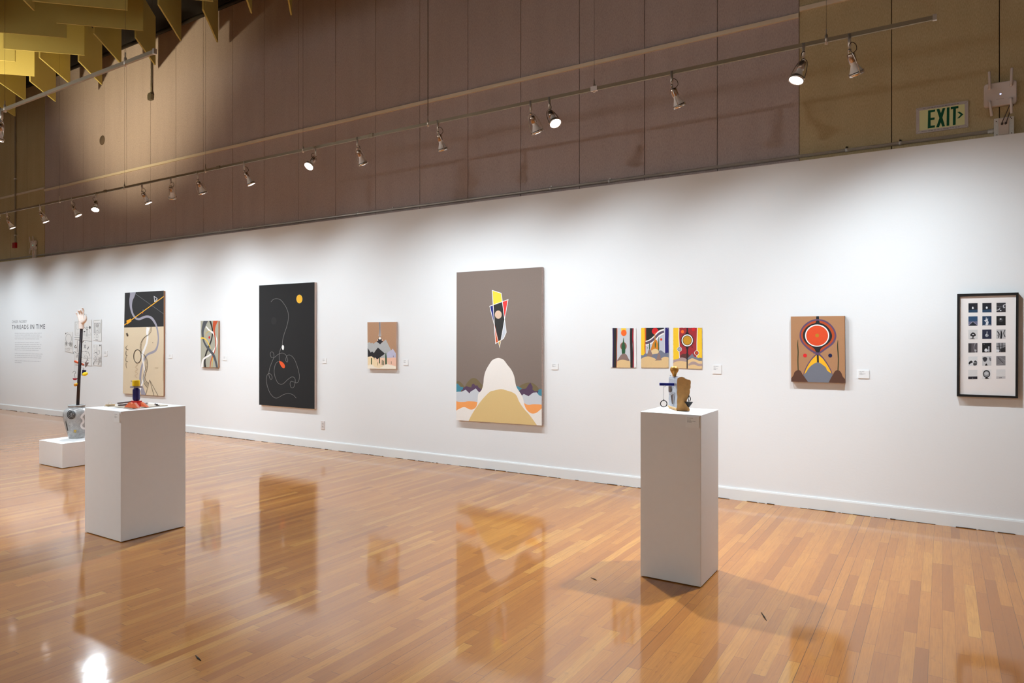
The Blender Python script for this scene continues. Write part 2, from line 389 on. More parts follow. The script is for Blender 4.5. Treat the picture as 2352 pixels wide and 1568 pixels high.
lay += [('l', DK, [(385, 1400), (437, 1215), (490, 1410)], 4), ('l', DK, [(437, 1215), (543, 1412)], 4), ('o', (72, 64, 56), 290, 930, 45, 80, 7),
 ('s', DK, [(172, 800, 3), (152, 820, 4), (158, 846, 5), (180, 852, 6)]), ('s', DK, [(156, 862, 4), (150, 890, 4), (154, 915, 5), (172, 922, 7)]), ('s', DK, [(156, 932, 4), (150, 965, 4), (154, 988, 5), (174, 995, 7)]), ('s', DK, [(156, 1005, 4), (152, 1035, 4), (163, 1074, 3)]),
 ('p', DK, [(152, 655), (171, 648), (181, 683), (163, 690)]), ('e', DK, 475, 767, 4, 5), ('e', DK, 218, 1228, 4, 6), ('l', (196, 174, 146), [(600, 905), (597, 1225)], 4),
 ('s', (196, 166, 132), [(270, 1015, 3), (295, 1032, 3), (262, 1060, 3), (295, 1085, 3), (260, 1112, 3), (293, 1138, 3), (260, 1164, 3), (290, 1190, 3)]), ('s', (196, 174, 146), [(500, 1062, 3), (520, 1068, 3), (540, 1064, 3)])]
painting('abstract_painting', 'tall black and tan painting with grey and white ribbons and a yellow diagonal line', T1, [(140, 168), (607, 142), (603, 1408), (115, 1376)], 0.028, canvas_cloth((222, 202, 172)), mat((200, 170, 140), 0.8, key='panel_edge'), lay, edge=mat((170, 112, 78), 0.7, key='raw_wood', noise=0.1))
lay = [('s', (84, 87, 92), [(1116, 495, 50), (1095, 545, 44), (1080, 595, 34), (1073, 650, 26), (1085, 740, 20), (1118, 808, 22), (1165, 865, 30), (1205, 920, 28), (1230, 990, 24), (1248, 1075, 22)]),
 ('s', (38, 34, 34), [(1160, 495, 20), (1183, 570, 16), (1192, 640, 14), (1182, 720, 14), (1155, 800, 16), (1125, 870, 16), (1105, 940, 18), (1100, 1010, 18), (1106, 1072, 24)]),
 ('s', W_, [(1115, 572, 12), (1150, 615, 18), (1195, 645, 20), (1226, 690, 16), (1243, 745, 10), (1235, 805, 16), (1205, 870, 20), (1160, 915, 20), (1105, 947, 20), (1075, 985, 20), (1066, 1070, 26)]),
 ('s', (198, 84, 48), [(1232, 495, 58), (1213, 565, 36), (1213, 640, 18), (1228, 720, 12), (1232, 800, 10), (1215, 880, 10), (1190, 940, 12), (1170, 1000, 9), (1163, 1072, 9)]),
 ('s', (84, 87, 92), [(1118, 808, 22), (1165, 865, 30), (1205, 920, 28), (1230, 990, 24), (1248, 1075, 22)]),
 ('s', (246, 205, 75), [(1045, 716, 20), (1080, 712, 17), (1110, 727, 13), (1140, 768, 9), (1168, 835, 6)]), ('s', (218, 182, 90), [(1112, 705, 4), (1116, 660, 6), (1140, 635, 7), (1175, 624, 6)]), ('l', (228, 180, 80), [(1194, 945), (1184, 1070)], 8),
 ('e', (205, 45, 42), 1154, 704, 10, 16)]
painting('ribbon_painting', 'small narrow grey green painting with crossing grey, white, black and rust ribbons', T1, [(1050, 505), (1262, 503), (1259, 1066), (1052, 1060)], 0.03, canvas_cloth((176, 173, 156)), mat((200, 170, 140), 0.8, key='panel_edge'), lay, edge=mat((170, 112, 78), 0.7, key='raw_wood', noise=0.1))
T3 = crop(580, 630, 4.2368); TL_ = (124, 122, 120)
lay = [('e', (38, 37, 37), 208, 452, 26, 36),
 ('s', TL_, [(p[0], p[1], 3.4) for p in [(180, 268), (200, 245), (235, 236), (275, 250), (315, 300), (343, 360), (350, 420), (335, 500), (308, 580), (292, 650), (288, 690), (268, 740), (260, 790), (262, 850)]]),
 ('s', TL_, [(p[0], p[1], 3.2) for p in [(425, 1203), (395, 1172), (350, 1158), (300, 1170), (235, 1203), (190, 1180), (155, 1120), (135, 1040), (140, 985), (160, 962), (185, 980), (190, 1012), (174, 1018), (160, 980), (165, 920), (190, 850), (208, 805), (205, 768), (185, 752), (173, 775), (185, 808), (215, 805), (250, 778), (290, 765), (325, 785), (342, 830), (338, 853), (325, 840), (328, 805), (345, 785), (375, 790), (410, 830), (440, 910), (455, 980), (450, 1035), (430, 1055), (400, 1045), (375, 1040), (365, 1065), (375, 1098), (395, 1102), (412, 1070), (415, 1020), (400, 1000), (375, 1000), (340, 1025), (300, 1062), (270, 1068), (240, 1045), (215, 980), (212, 920), (225, 870), (245, 850), (262, 847)]]),
 ('e', (240, 190, 80), 456, 239, 29, 42), ('e', (238, 178, 48), 456, 239, 25, 38), ('b', W_, [(290, 690), (303, 692), (306, 715), (300, 735), (289, 728), (285, 708)]), ('b', (226, 88, 42), [(260, 843), (285, 850), (305, 868), (315, 890), (312, 908), (298, 911), (282, 898), (268, 872)])]
painting('dark_painting', 'large charcoal black painting with a thin looping line and small yellow disc', T3, [(64, 107), (604, 76), (604, 1310), (64, 1268)], 0.04, canvas_cloth((47, 46, 46)), mat((214, 196, 186), 0.85, key='raw_canvas'), lay)
GR = (52, 82, 52)
lay = [('p', (241, 202, 172), [(1100, 806), (1410, 804), (1410, 930), (1100, 930)]), ('p', (238, 190, 166), [(1290, 806), (1410, 804), (1410, 890), (1330, 885)]), ('p', (180, 180, 178), [(1110, 672), (1138, 658), (1152, 672), (1165, 665), (1180, 675), (1195, 660), (1215, 655), (1242, 678), (1297, 634), (1350, 740), (1350, 812), (1110, 812)]),
 ('p', (190, 186, 206), [(1280, 812), (1290, 800), (1318, 755), (1350, 738), (1365, 722), (1380, 745), (1400, 775), (1400, 808)]),
 ('s', (120, 112, 112), [(1237, 455, 18), (1238, 530, 14), (1240, 610, 10)]), ('s', (190, 182, 180), [(1231, 455, 4), (1233, 540, 4), (1232, 600, 12)]), ('s', (190, 182, 180), [(1245, 455, 3), (1246, 540, 3), (1248, 600, 10)]),
 ('p', (44, 42, 46), [(1224, 622), (1256, 622), (1270, 650), (1242, 680), (1210, 655)]), ('p', W_, [(1240, 604), (1255, 628), (1240, 634), (1225, 628)]), ('p', (222, 190, 168), [(1214, 630), (1222, 632), (1222, 648), (1212, 648)]), ('p', (222, 190, 168), [(1257, 630), (1264, 630), (1268, 648), (1258, 648)]),
 ('b', (244, 218, 176), [(1110, 812), (1150, 796), (1185, 812), (1212, 850), (1250, 905), (1180, 915), (1110, 900)]),
 ('p', (44, 42, 44), [(1110, 700), (1150, 760), (1165, 749), (1180, 765), (1220, 711), (1289, 771), (1214, 826), (1192, 806), (1185, 815), (1160, 796), (1110, 804)]),
 ('l', GR, [(1236, 812), (1236, 866)], 9), ('l', GR, [(1157, 814), (1157, 880)], 9), ('l', GR, [(1262, 833), (1262, 880)], 6), ('l', GR, [(1277, 838), (1277, 882)], 6), ('s', GR, [(1297, 762, 4), (1298, 800, 13), (1299, 850, 14), (1299, 884, 13)]), ('l', (150, 130, 90), [(1217, 855), (1217, 888)], 5), ('l', (130, 110, 90), [(1351, 845), (1351, 872)], 4), ('l', (130, 90, 90), [(1370, 790), (1370, 806)], 4), ('l', GR, [(1184, 808), (1184, 826)], 4),
 ('b', (245, 232, 212), [(1105, 905), (1125, 885), (1160, 876), (1200, 905), (1250, 898), (1300, 875), (1345, 880), (1410, 908), (1410, 960), (1105, 960)]), ('b', (240, 215, 178), [(1190, 895), (1230, 910), (1270, 892), (1250, 880)])]
painting('mountain_painting', 'small tan painting of grey and black mountains with green cacti below', T3, [(1118, 466), (1395, 463), (1395, 920), (1122, 917)], 0.034, canvas_cloth((182, 142, 112)), mat((206, 178, 160), 0.85, key='raw_canvas'), lay)
T5 = crop(1020, 590, 3.8237); OL = (122, 106, 76); PU = (92, 68, 92); TE = (72, 138, 158); LG = (206, 208, 213); OR = (250, 165, 95); CR = (242, 234, 226)
lay = [('b', OL, [(90, 1110), (110, 1092), (135, 1092), (160, 1113), (182, 1138), (202, 1104), (235, 1070), (262, 1062), (292, 1075), (320, 1108), (345, 1140), (340, 1200), (90, 1200)]), ('b', OL, [(660, 1140), (700, 1113), (735, 1103), (780, 1108), (815, 1135), (835, 1165), (840, 1200), (670, 1210)]),
 ('p', TE, [(100, 1112), (120, 1112), (145, 1140), (168, 1142), (165, 1165), (148, 1172), (150, 1188), (100, 1184)]), ('p', TE, [(635, 1132), (660, 1140), (685, 1155), (665, 1165), (668, 1180), (640, 1178)]), ('p', TE, [(812, 1185), (830, 1165), (870, 1155), (870, 1220), (822, 1215)]),
 ('p', PU, [(155, 1178), (168, 1150), (195, 1134), (215, 1140), (238, 1145), (246, 1118), (262, 1112), (275, 1130), (290, 1125), (305, 1148), (335, 1165), (318, 1200), (270, 1190), (220, 1200), (190, 1172)]), ('p', PU, [(655, 1178), (690, 1158), (720, 1155), (742, 1120), (758, 1103), (778, 1140), (775, 1165), (800, 1180), (832, 1172), (815, 1205), (740, 1225), (680, 1212)]),
 ('p', LG, [(90, 1190), (120, 1183), (155, 1182), (190, 1165), (222, 1197), (235, 1180), (262, 1165), (278, 1153), (300, 1180), (325, 1200), (310, 1285), (90, 1285)]), ('p', LG, [(680, 1220), (700, 1202), (742, 1222), (780, 1192), (812, 1188), (835, 1215), (870, 1228), (870, 1310), (695, 1310)]),
 ('b', OR, [(80, 1268), (130, 1272), (180, 1272), (220, 1266), (300, 1278), (300, 1330), (240, 1345), (80, 1380)]), ('b', OR, [(695, 1285), (740, 1298), (790, 1292), (880, 1302), (880, 1350), (780, 1390), (720, 1350)]),
 ('p', CR, smooth_path([(80, 1500), (100, 1365), (140, 1330), (180, 1318), (220, 1336), (250, 1338), (280, 1318), (293, 1270), (300, 1205), (330, 1165), (345, 1110), (350, 1055), (365, 1000), (395, 945), (425, 905), (465, 888), (495, 890), (525, 905), (555, 945), (590, 990), (615, 1045), (632, 1130), (660, 1180), (690, 1230), (705, 1295), (725, 1340), (765, 1372), (810, 1368), (880, 1330), (900, 1500)], 5)),
 ('p', (224, 192, 132), smooth_path([(210, 1450), (245, 1380), (290, 1310), (340, 1245), (400, 1185), (440, 1172), (500, 1160), (550, 1172), (600, 1188), (635, 1215), (660, 1270), (700, 1330), (745, 1380), (790, 1440), (830, 1500)], 5)),
 ('p', (250, 214, 66), [(423, 293), (502, 318), (513, 392), (433, 420)]), ('p', (234, 62, 58), [(513, 392), (562, 374), (530, 545)]), ('p', (38, 46, 126), [(401, 432), (433, 420), (440, 572)]), ('p', (50, 49, 47), [(433, 420), (513, 392), (530, 548), (497, 728), (478, 740), (442, 585)]), ('p', (216, 96, 46), [(442, 580), (478, 740), (452, 760)]), ('p', (200, 203, 210), [(530, 548), (546, 660), (523, 716), (497, 730)]), ('p', (216, 176, 96), [(478, 738), (497, 728), (488, 795)]),
 ('l', W_, [(423, 293), (502, 318), (546, 660), (523, 716), (452, 760)], 5, True), ('l', W_, [(401, 432), (562, 374), (488, 795)], 5, True), ('e', (222, 188, 162), 476, 506, 30, 36)]
painting('large_painting', 'largest painting, brown with a kite of coloured shards above a cream mountain', T5, [(110, 135), (858, 88), (857, 1480), (107, 1432)], 0.044, canvas_cloth((134, 119, 110)), mat((190, 172, 164), 0.9, key='raw_canvas_fringe', noise=0.35, scale=60), lay)
T9 = crop(1780, 700, 7.84); PV = (100, 76, 106); BK = (36, 37, 40)
lay = [('p', BK, [(745, 190), (791, 190), (796, 300), (736, 300)]),
 ('b', PV, [(768, 256), (850, 264), (940, 300), (1020, 365), (1080, 450), (1106, 545), (1095, 620), (1060, 690), (1000, 745), (920, 800), (830, 865), (768, 886), (700, 866), (620, 820), (540, 750), (480, 680), (450, 610), (443, 545), (455, 470), (500, 390), (560, 330), (640, 282), (710, 260)]),
 ('b', (184, 76, 36), [(768, 284), (850, 293), (930, 330), (1000, 387), (1050, 460), (1073, 545), (1062, 610), (1028, 672), (975, 722), (900, 775), (820, 832), (768, 855), (715, 838), (640, 793), (560, 727), (508, 665), (478, 600), (469, 545), (482, 475), (522, 407), (582, 354), (650, 310), (715, 288)]),
 ('b', BK, [(745, 286), (795, 286), (805, 318), (845, 334), (900, 360), (955, 405), (1000, 470), (1028, 550), (1010, 630), (950, 700), (875, 750), (825, 790), (800, 850), (745, 850), (708, 790), (650, 745), (570, 695), (520, 625), (503, 545), (520, 470), (570, 402), (640, 355), (710, 330), (735, 316)]),
 ('e', W_, 759, 552, 218, 200), ('e', (226, 80, 40), 759, 554, 197, 181), ('e', (192, 130, 34), 759, 551, 34, 34),
 ('b', (250, 186, 40), [(752, 900), (756, 1045), (700, 1075), (620, 1150), (560, 1230), (522, 1268), (560, 1160), (640, 1020), (720, 925)]), ('b', (250, 186, 40), [(790, 900), (790, 1040), (850, 1080), (900, 1150), (950, 1210), (1022, 1256), (980, 1150), (900, 1020), (830, 935)]),
 ('p', BK, [(752, 870), (786, 870), (792, 1050), (758, 1050)]),
 ('s', PV, [(800, 868, 24), (740, 896, 22), (650, 990, 18), (580, 1095, 16), (535, 1190, 14), (515, 1275, 12)]), ('s', PV, [(690, 858, 26), (770, 878, 34), (820, 912, 28), (880, 975, 20), (945, 1070, 18), (1000, 1170, 16), (1034, 1260, 14)]),
 ('p', (118, 120, 130), smooth_path([(500, 1280), (560, 1215), (600, 1150), (640, 1105), (700, 1060), (760, 1034), (810, 1045), (860, 1080), (915, 1125), (940, 1180), (1000, 1225), (1040, 1265), (1010, 1330), (965, 1430), (570, 1430), (545, 1330)], 4)),
 ('p', (92, 60, 46), smooth_path([(270, 1350), (330, 1270), (350, 1215), (390, 1180), (430, 1172), (465, 1195), (490, 1240), (540, 1310), (585, 1420), (270, 1420)], 4)), ('p', (92, 60, 46), smooth_path([(955, 1425), (1000, 1330), (1040, 1260), (1080, 1195), (1120, 1175), (1160, 1185), (1195, 1225), (1220, 1290), (1260, 1335), (1290, 1380), (1290, 1430)], 4)),
 ('s', (56, 62, 36), [(415, 625, 5), (410, 720, 16), (417, 850, 18), (413, 1000, 17), (417, 1178, 16)]), ('s', (56, 62, 36), [(1132, 635, 5), (1127, 730, 16), (1136, 870, 18), (1142, 1000, 17), (1133, 1180, 16)]), ('e', (226, 40, 44), 541, 911, 34, 33), ('e', (30, 32, 72), 994, 911, 35, 33)]
painting('hourglass_painting', 'square brown painting of an orange disc inside a purple and black hourglass', T9, [(285, 210), (1255, 198), (1262, 1408), (292, 1380)], 0.04, canvas_cloth((180, 134, 98)), mat((128, 84, 56), 0.8, key='canvas_edge'), lay)
# ------------------------------------------------------------------ three painted sheets of deckled paper
T6 = crop(1390, 730, 6.031); SA = (228, 194, 142); MV = (142, 117, 110); OG = (246, 108, 40); YE = (252, 204, 46)
def sheet(name, label, T, quad, base, layers, group, cat='painting', pins=True, jit=2.0, t=0.006, seed=1):
    rnd = random.Random(seed); pts = []
    for i in range(4):
        a, b = quad[i], quad[(i + 1) % 4]; n = 22
        for k in range(n):
            f = k / n; j = 0 if k == 0 else rnd.uniform(-jit, jit)
            pts.append((a[0] + (b[0] - a[0]) * f + (j if abs(b[1] - a[1]) > abs(b[0] - a[0]) else 0), a[1] + (b[1] - a[1]) * f + (j if abs(b[1] - a[1]) <= abs(b[0] - a[0]) else 0)))
    fr = [onY(*T(*p), -t) for p in pts]; mb = MB(); N = len(pts)
    tris = tessellate_polygon([[Vector((p[0], p[1], 0)) for p in pts]])
    mb.add(fr, [list(q) for q in tris], base)
    bkp = [Vector((p.x, -t + 0.002, p.z)) for p in fr]; mb.add(fr + bkp, [[i, (i + 1) % N, N + (i + 1) % N, N + i] for i in range(N)], base); mb.add(bkp, [list(q)[::-1] for q in tris], base)
    k = draw(mb, layers, T, quad, yplane(-t))
    c = sum(fr, Vector()) / N; root = empty(name, (c.x, -0.003, min(p.z for p in fr)), label, cat, group)
    mb.build('paper', root, recalc=False)
    if pins:
        cx = sum(p[0] for p in quad) / 4; cy = sum(p[1] for p in quad) / 4
        for p in quad:
            q = onY(*T(cx + (p[0] - cx) * 0.95, cy + (p[1] - cy) * 0.965), 0)
            MB().lathe([(0.0, 0.011), (0.003, 0.010), (0.003, 0.008), (0.001, 0.007), (0.001, 0.0)], q, (0, -1, 0), M_STEEL, 8).build('pin', root)
    return root
PAPER = mat((240, 238, 236), 0.85, key='white_paper', noise=0.03, scale=80)
g3 = 'three painted paper sheets pinned in a row'
lay = [('p', LG, [(166, 130), (346, 130), (346, 700), (160, 700)]), ('s', (44, 32, 74), [(112, 130, 22), (114, 300, 22), (112, 500, 20), (110, 700, 20)]), ('s', (44, 40, 40), [(140, 130, 44), (142, 300, 44), (140, 500, 42), (138, 700, 42)]), ('s', (196, 92, 44), [(164, 130, 9), (164, 250, 10), (160, 400, 9), (160, 560, 8), (157, 700, 8)]),
 ('s', (44, 40, 40), [(364, 130, 38), (360, 300, 36), (366, 500, 38), (368, 700, 38)]), ('s', (160, 36, 52), [(388, 130, 16), (384, 280, 18), (391, 420, 14), (390, 700, 16)]), ('p', (252, 206, 66), [(222, 130), (290, 130), (290, 196), (222, 196)]), ('e', OG, 258, 207, 39, 43),
 ('e', (190, 96, 60), 253, 390, 45, 54), ('e', (116, 96, 90), 253, 390, 39, 50), ('b', (46, 92, 58), [(252, 270), (261, 325), (275, 385), (279, 440), (270, 500), (235, 500), (228, 430), (232, 380), (244, 330)]), ('b', MV, [(172, 604), (195, 545), (225, 506), (258, 492), (292, 506), (314, 545), (329, 604)]), ('p', SA, smooth_path([(160, 705), (165, 608), (200, 586), (245, 578), (300, 590), (346, 608), (346, 705)], 4))]
sheet('paper_painting', 'left of the three pinned sheets, orange sun over a green cactus between dark stripes', T6, [(80, 139), (427, 142), (430, 690), (80, 686)], PAPER, lay, g3, seed=1)
lay = [('s', YE, [(520, 125, 60), (522, 300, 60), (520, 440, 58), (518, 530, 60)]), ('s', (206, 98, 40), [(556, 125, 18), (558, 280, 16), (552, 400, 16), (556, 505, 10)]), ('p', K, [(566, 120), (814, 120), (814, 170), (730, 215), (640, 300), (566, 332)]), ('e', (216, 34, 40), 692, 183, 45, 46),
 ('s', W_, [(560, 326, 16), (620, 308, 24), (680, 260, 26), (745, 190, 26), (816, 160, 22)]), ('s', (96, 80, 102), [(560, 348, 32), (625, 332, 42), (690, 285, 44), (750, 222, 42), (818, 190, 40)]), ('s', W_, [(560, 376, 18), (625, 356, 18), (690, 312, 20), (755, 244, 18), (818, 212, 18)]), ('p', (208, 208, 216), [(816, 120), (834, 120), (830, 480), (814, 480)]), ('s', (42, 36, 112), [(858, 120, 52), (852, 300, 48), (856, 490, 52)]),
 ('b', (216, 136, 40), [(638, 452), (652, 370), (678, 315), (703, 298), (728, 340), (744, 440)]), ('s', (216, 140, 50), [(689, 200, 4), (689, 240, 10), (690, 320, 10)]), ('s', (46, 92, 58), [(694, 325, 3), (695, 365, 14), (695, 410, 10)]), ('s', (46, 92, 58), [(612, 350, 12), (614, 432, 11)]), ('s', (46, 92, 58), [(740, 262, 5), (740, 340, 11), (740, 465, 10)]), ('e', (228, 76, 52), 776, 297, 16, 17), ('e', (40, 50, 40), 585, 414, 6, 6),
 ('p', (122, 127, 144), [(480, 530), (505, 512), (525, 520), (540, 502), (562, 490), (580, 496), (600, 486), (640, 496), (662, 482), (690, 486), (715, 470), (740, 466), (762, 448), (790, 455), (800, 470), (840, 492), (858, 480), (890, 488), (890, 575), (480, 575)]), ('b', (232, 204, 154), [(642, 500), (642, 452), (690, 427), (736, 446), (738, 485), (690, 498)]),
 ('b', (152, 126, 116), [(582, 534), (600, 450), (620, 433), (640, 468), (652, 530)]), ('p', SA, smooth_path([(480, 580), (540, 542), (610, 534), (680, 556), (712, 577), (760, 590), (785, 555), (830, 537), (890, 562), (890, 705), (480, 705)], 4)), ('p', (152, 126, 116), [(690, 590), (712, 570), (735, 480), (752, 480), (772, 560), (786, 584)])]
sheet('paper_painting', 'middle of the three pinned sheets, red sun above a purple river and sand dunes', T6, [(498, 138), (878, 135), (878, 690), (498, 688)], mat((200, 202, 212), 0.8, key='grey_paper', noise=0.03), lay, g3, seed=2)
lay = [('p', YE, smooth_path([(925, 120), (1022, 125), (1022, 260), (1026, 340), (1026, 420), (1024, 500), (1026, 560), (925, 585)], 3)), ('p', YE, smooth_path([(1279, 120), (1360, 120), (1360, 600), (1290, 570), (1270, 520), (1272, 440), (1272, 300), (1278, 200)], 3)), ('s', W_, [(1023, 120, 8), (1022, 260, 8), (1027, 380, 8), (1026, 480, 8), (1030, 560, 8)]), ('s', W_, [(1278, 120, 9), (1274, 240, 9), (1270, 340, 8), (1270, 460, 8), (1268, 550, 8)]),
 ('e', OG, 1071, 190, 22, 24), ('e', (214, 34, 42), 1222, 158, 24, 24), ('e', BK, 1206, 403, 7, 7), ('e', W_, 1029, 433, 33, 33), ('e', BK, 1029, 433, 27, 28), ('e', (170, 172, 178), 1029, 433, 22, 23), ('e', W_, 1267, 484, 33, 34), ('e', BK, 1267, 484, 27, 29), ('e', (206, 84, 44), 1267, 484, 22, 24),
 ('p', (96, 56, 52), [(1036, 570), (1044, 515), (1080, 495), (1110, 500), (1135, 480), (1165, 512), (1185, 520), (1160, 590)]), ('p', (122, 127, 138), [(1140, 590), (1145, 555), (1180, 520), (1207, 490), (1225, 520), (1242, 542), (1270, 540), (1290, 556), (1310, 548), (1360, 562), (1360, 610), (1140, 600)]),
 ('p', (176, 152, 148), smooth_path([(925, 580), (990, 570), (1050, 548), (1090, 552), (1132, 575), (1132, 640), (925, 640)], 4)), ('p', SA, smooth_path([(925, 630), (990, 602), (1050, 595), (1100, 604), (1132, 620), (1132, 720), (925, 720)], 4)), ('p', SA, smooth_path([(1140, 590), (1200, 558), (1250, 572), (1300, 592), (1360, 606), (1360, 725), (1140, 725)], 4)), ('p', (176, 152, 148), smooth_path([(1150, 640), (1200, 606), (1250, 608), (1300, 634), (1360, 632), (1360, 662), (1290, 666), (1240, 646), (1190, 650), (1158, 664)], 4)),
 ('p', BK, [(1127, 120), (1146, 120), (1144, 710), (1128, 710)]), ('b', BK, [(1120, 200), (1152, 200), (1168, 232), (1200, 250), (1137, 300), (1076, 250), (1104, 232)]), ('b', BK, [(1085, 372), (1137, 330), (1188, 372), (1160, 395), (1148, 430), (1126, 430), (1112, 395)]), ('e', BK, 1137, 310, 89, 93), ('e', W_, 1137, 310, 78, 83), ('e', BK, 1137, 310, 64, 68), ('e', (204, 150, 40), 1137, 310, 57, 61)]
sheet('paper_painting', 'right of the three pinned sheets, gold disc ringed in black on a crimson band', T6, [(942, 137), (1340, 136), (1342, 708), (944, 692)], mat((166, 50, 56), 0.8, key='crimson_paper', noise=0.06), lay, g3, seed=3)
# ------------------------------------------------------------------ framed set of small photographs
T10 = crop(2170, 650, 5.4066)
oq = [(155, 135), (917, 115), (910, 1430), (150, 1405)]; iq = [(186, 166), (887, 147), (878, 1404), (181, 1379)]
FO = [onY(*T10(*p), -0.045) for p in oq]; FI = [onY(*T10(*p), -0.045) for p in iq]
root = empty('framed_photographs', (sum(p.x for p in FO) / 4, -0.02, FO[3].z), 'black framed print of eighteen small square photographs on a white mat', 'framed picture')
mb = MB(); BLK = mat((18, 16, 16), 0.45, key='black_frame', spec=0.4)
for i in range(4):
    j = (i + 1) % 4
    mb.hexa([Vector((p.x, -0.003, p.z)) for p in (FO[i], FO[j], FI[j], FI[i])], [FO[i], FO[j], FI[j], FI[i]], BLK)
mb.build('frame', root)
mb = MB(); mt = [Vector((p.x, -0.030, p.z)) for p in FI]; mb.hexa([Vector((p.x, -0.006, p.z)) for p in FI], mt, mat((240, 232, 228), 0.85, key='mat_board')); mb.build('mat', root)
def mpl(x, y, lift):                                            # photographs lie on the mat board
    return onY(x, y, -0.030 - 0.0006 - lift)
random.seed(8)
NB = (24, 28, 44); TB = (28, 62, 92)
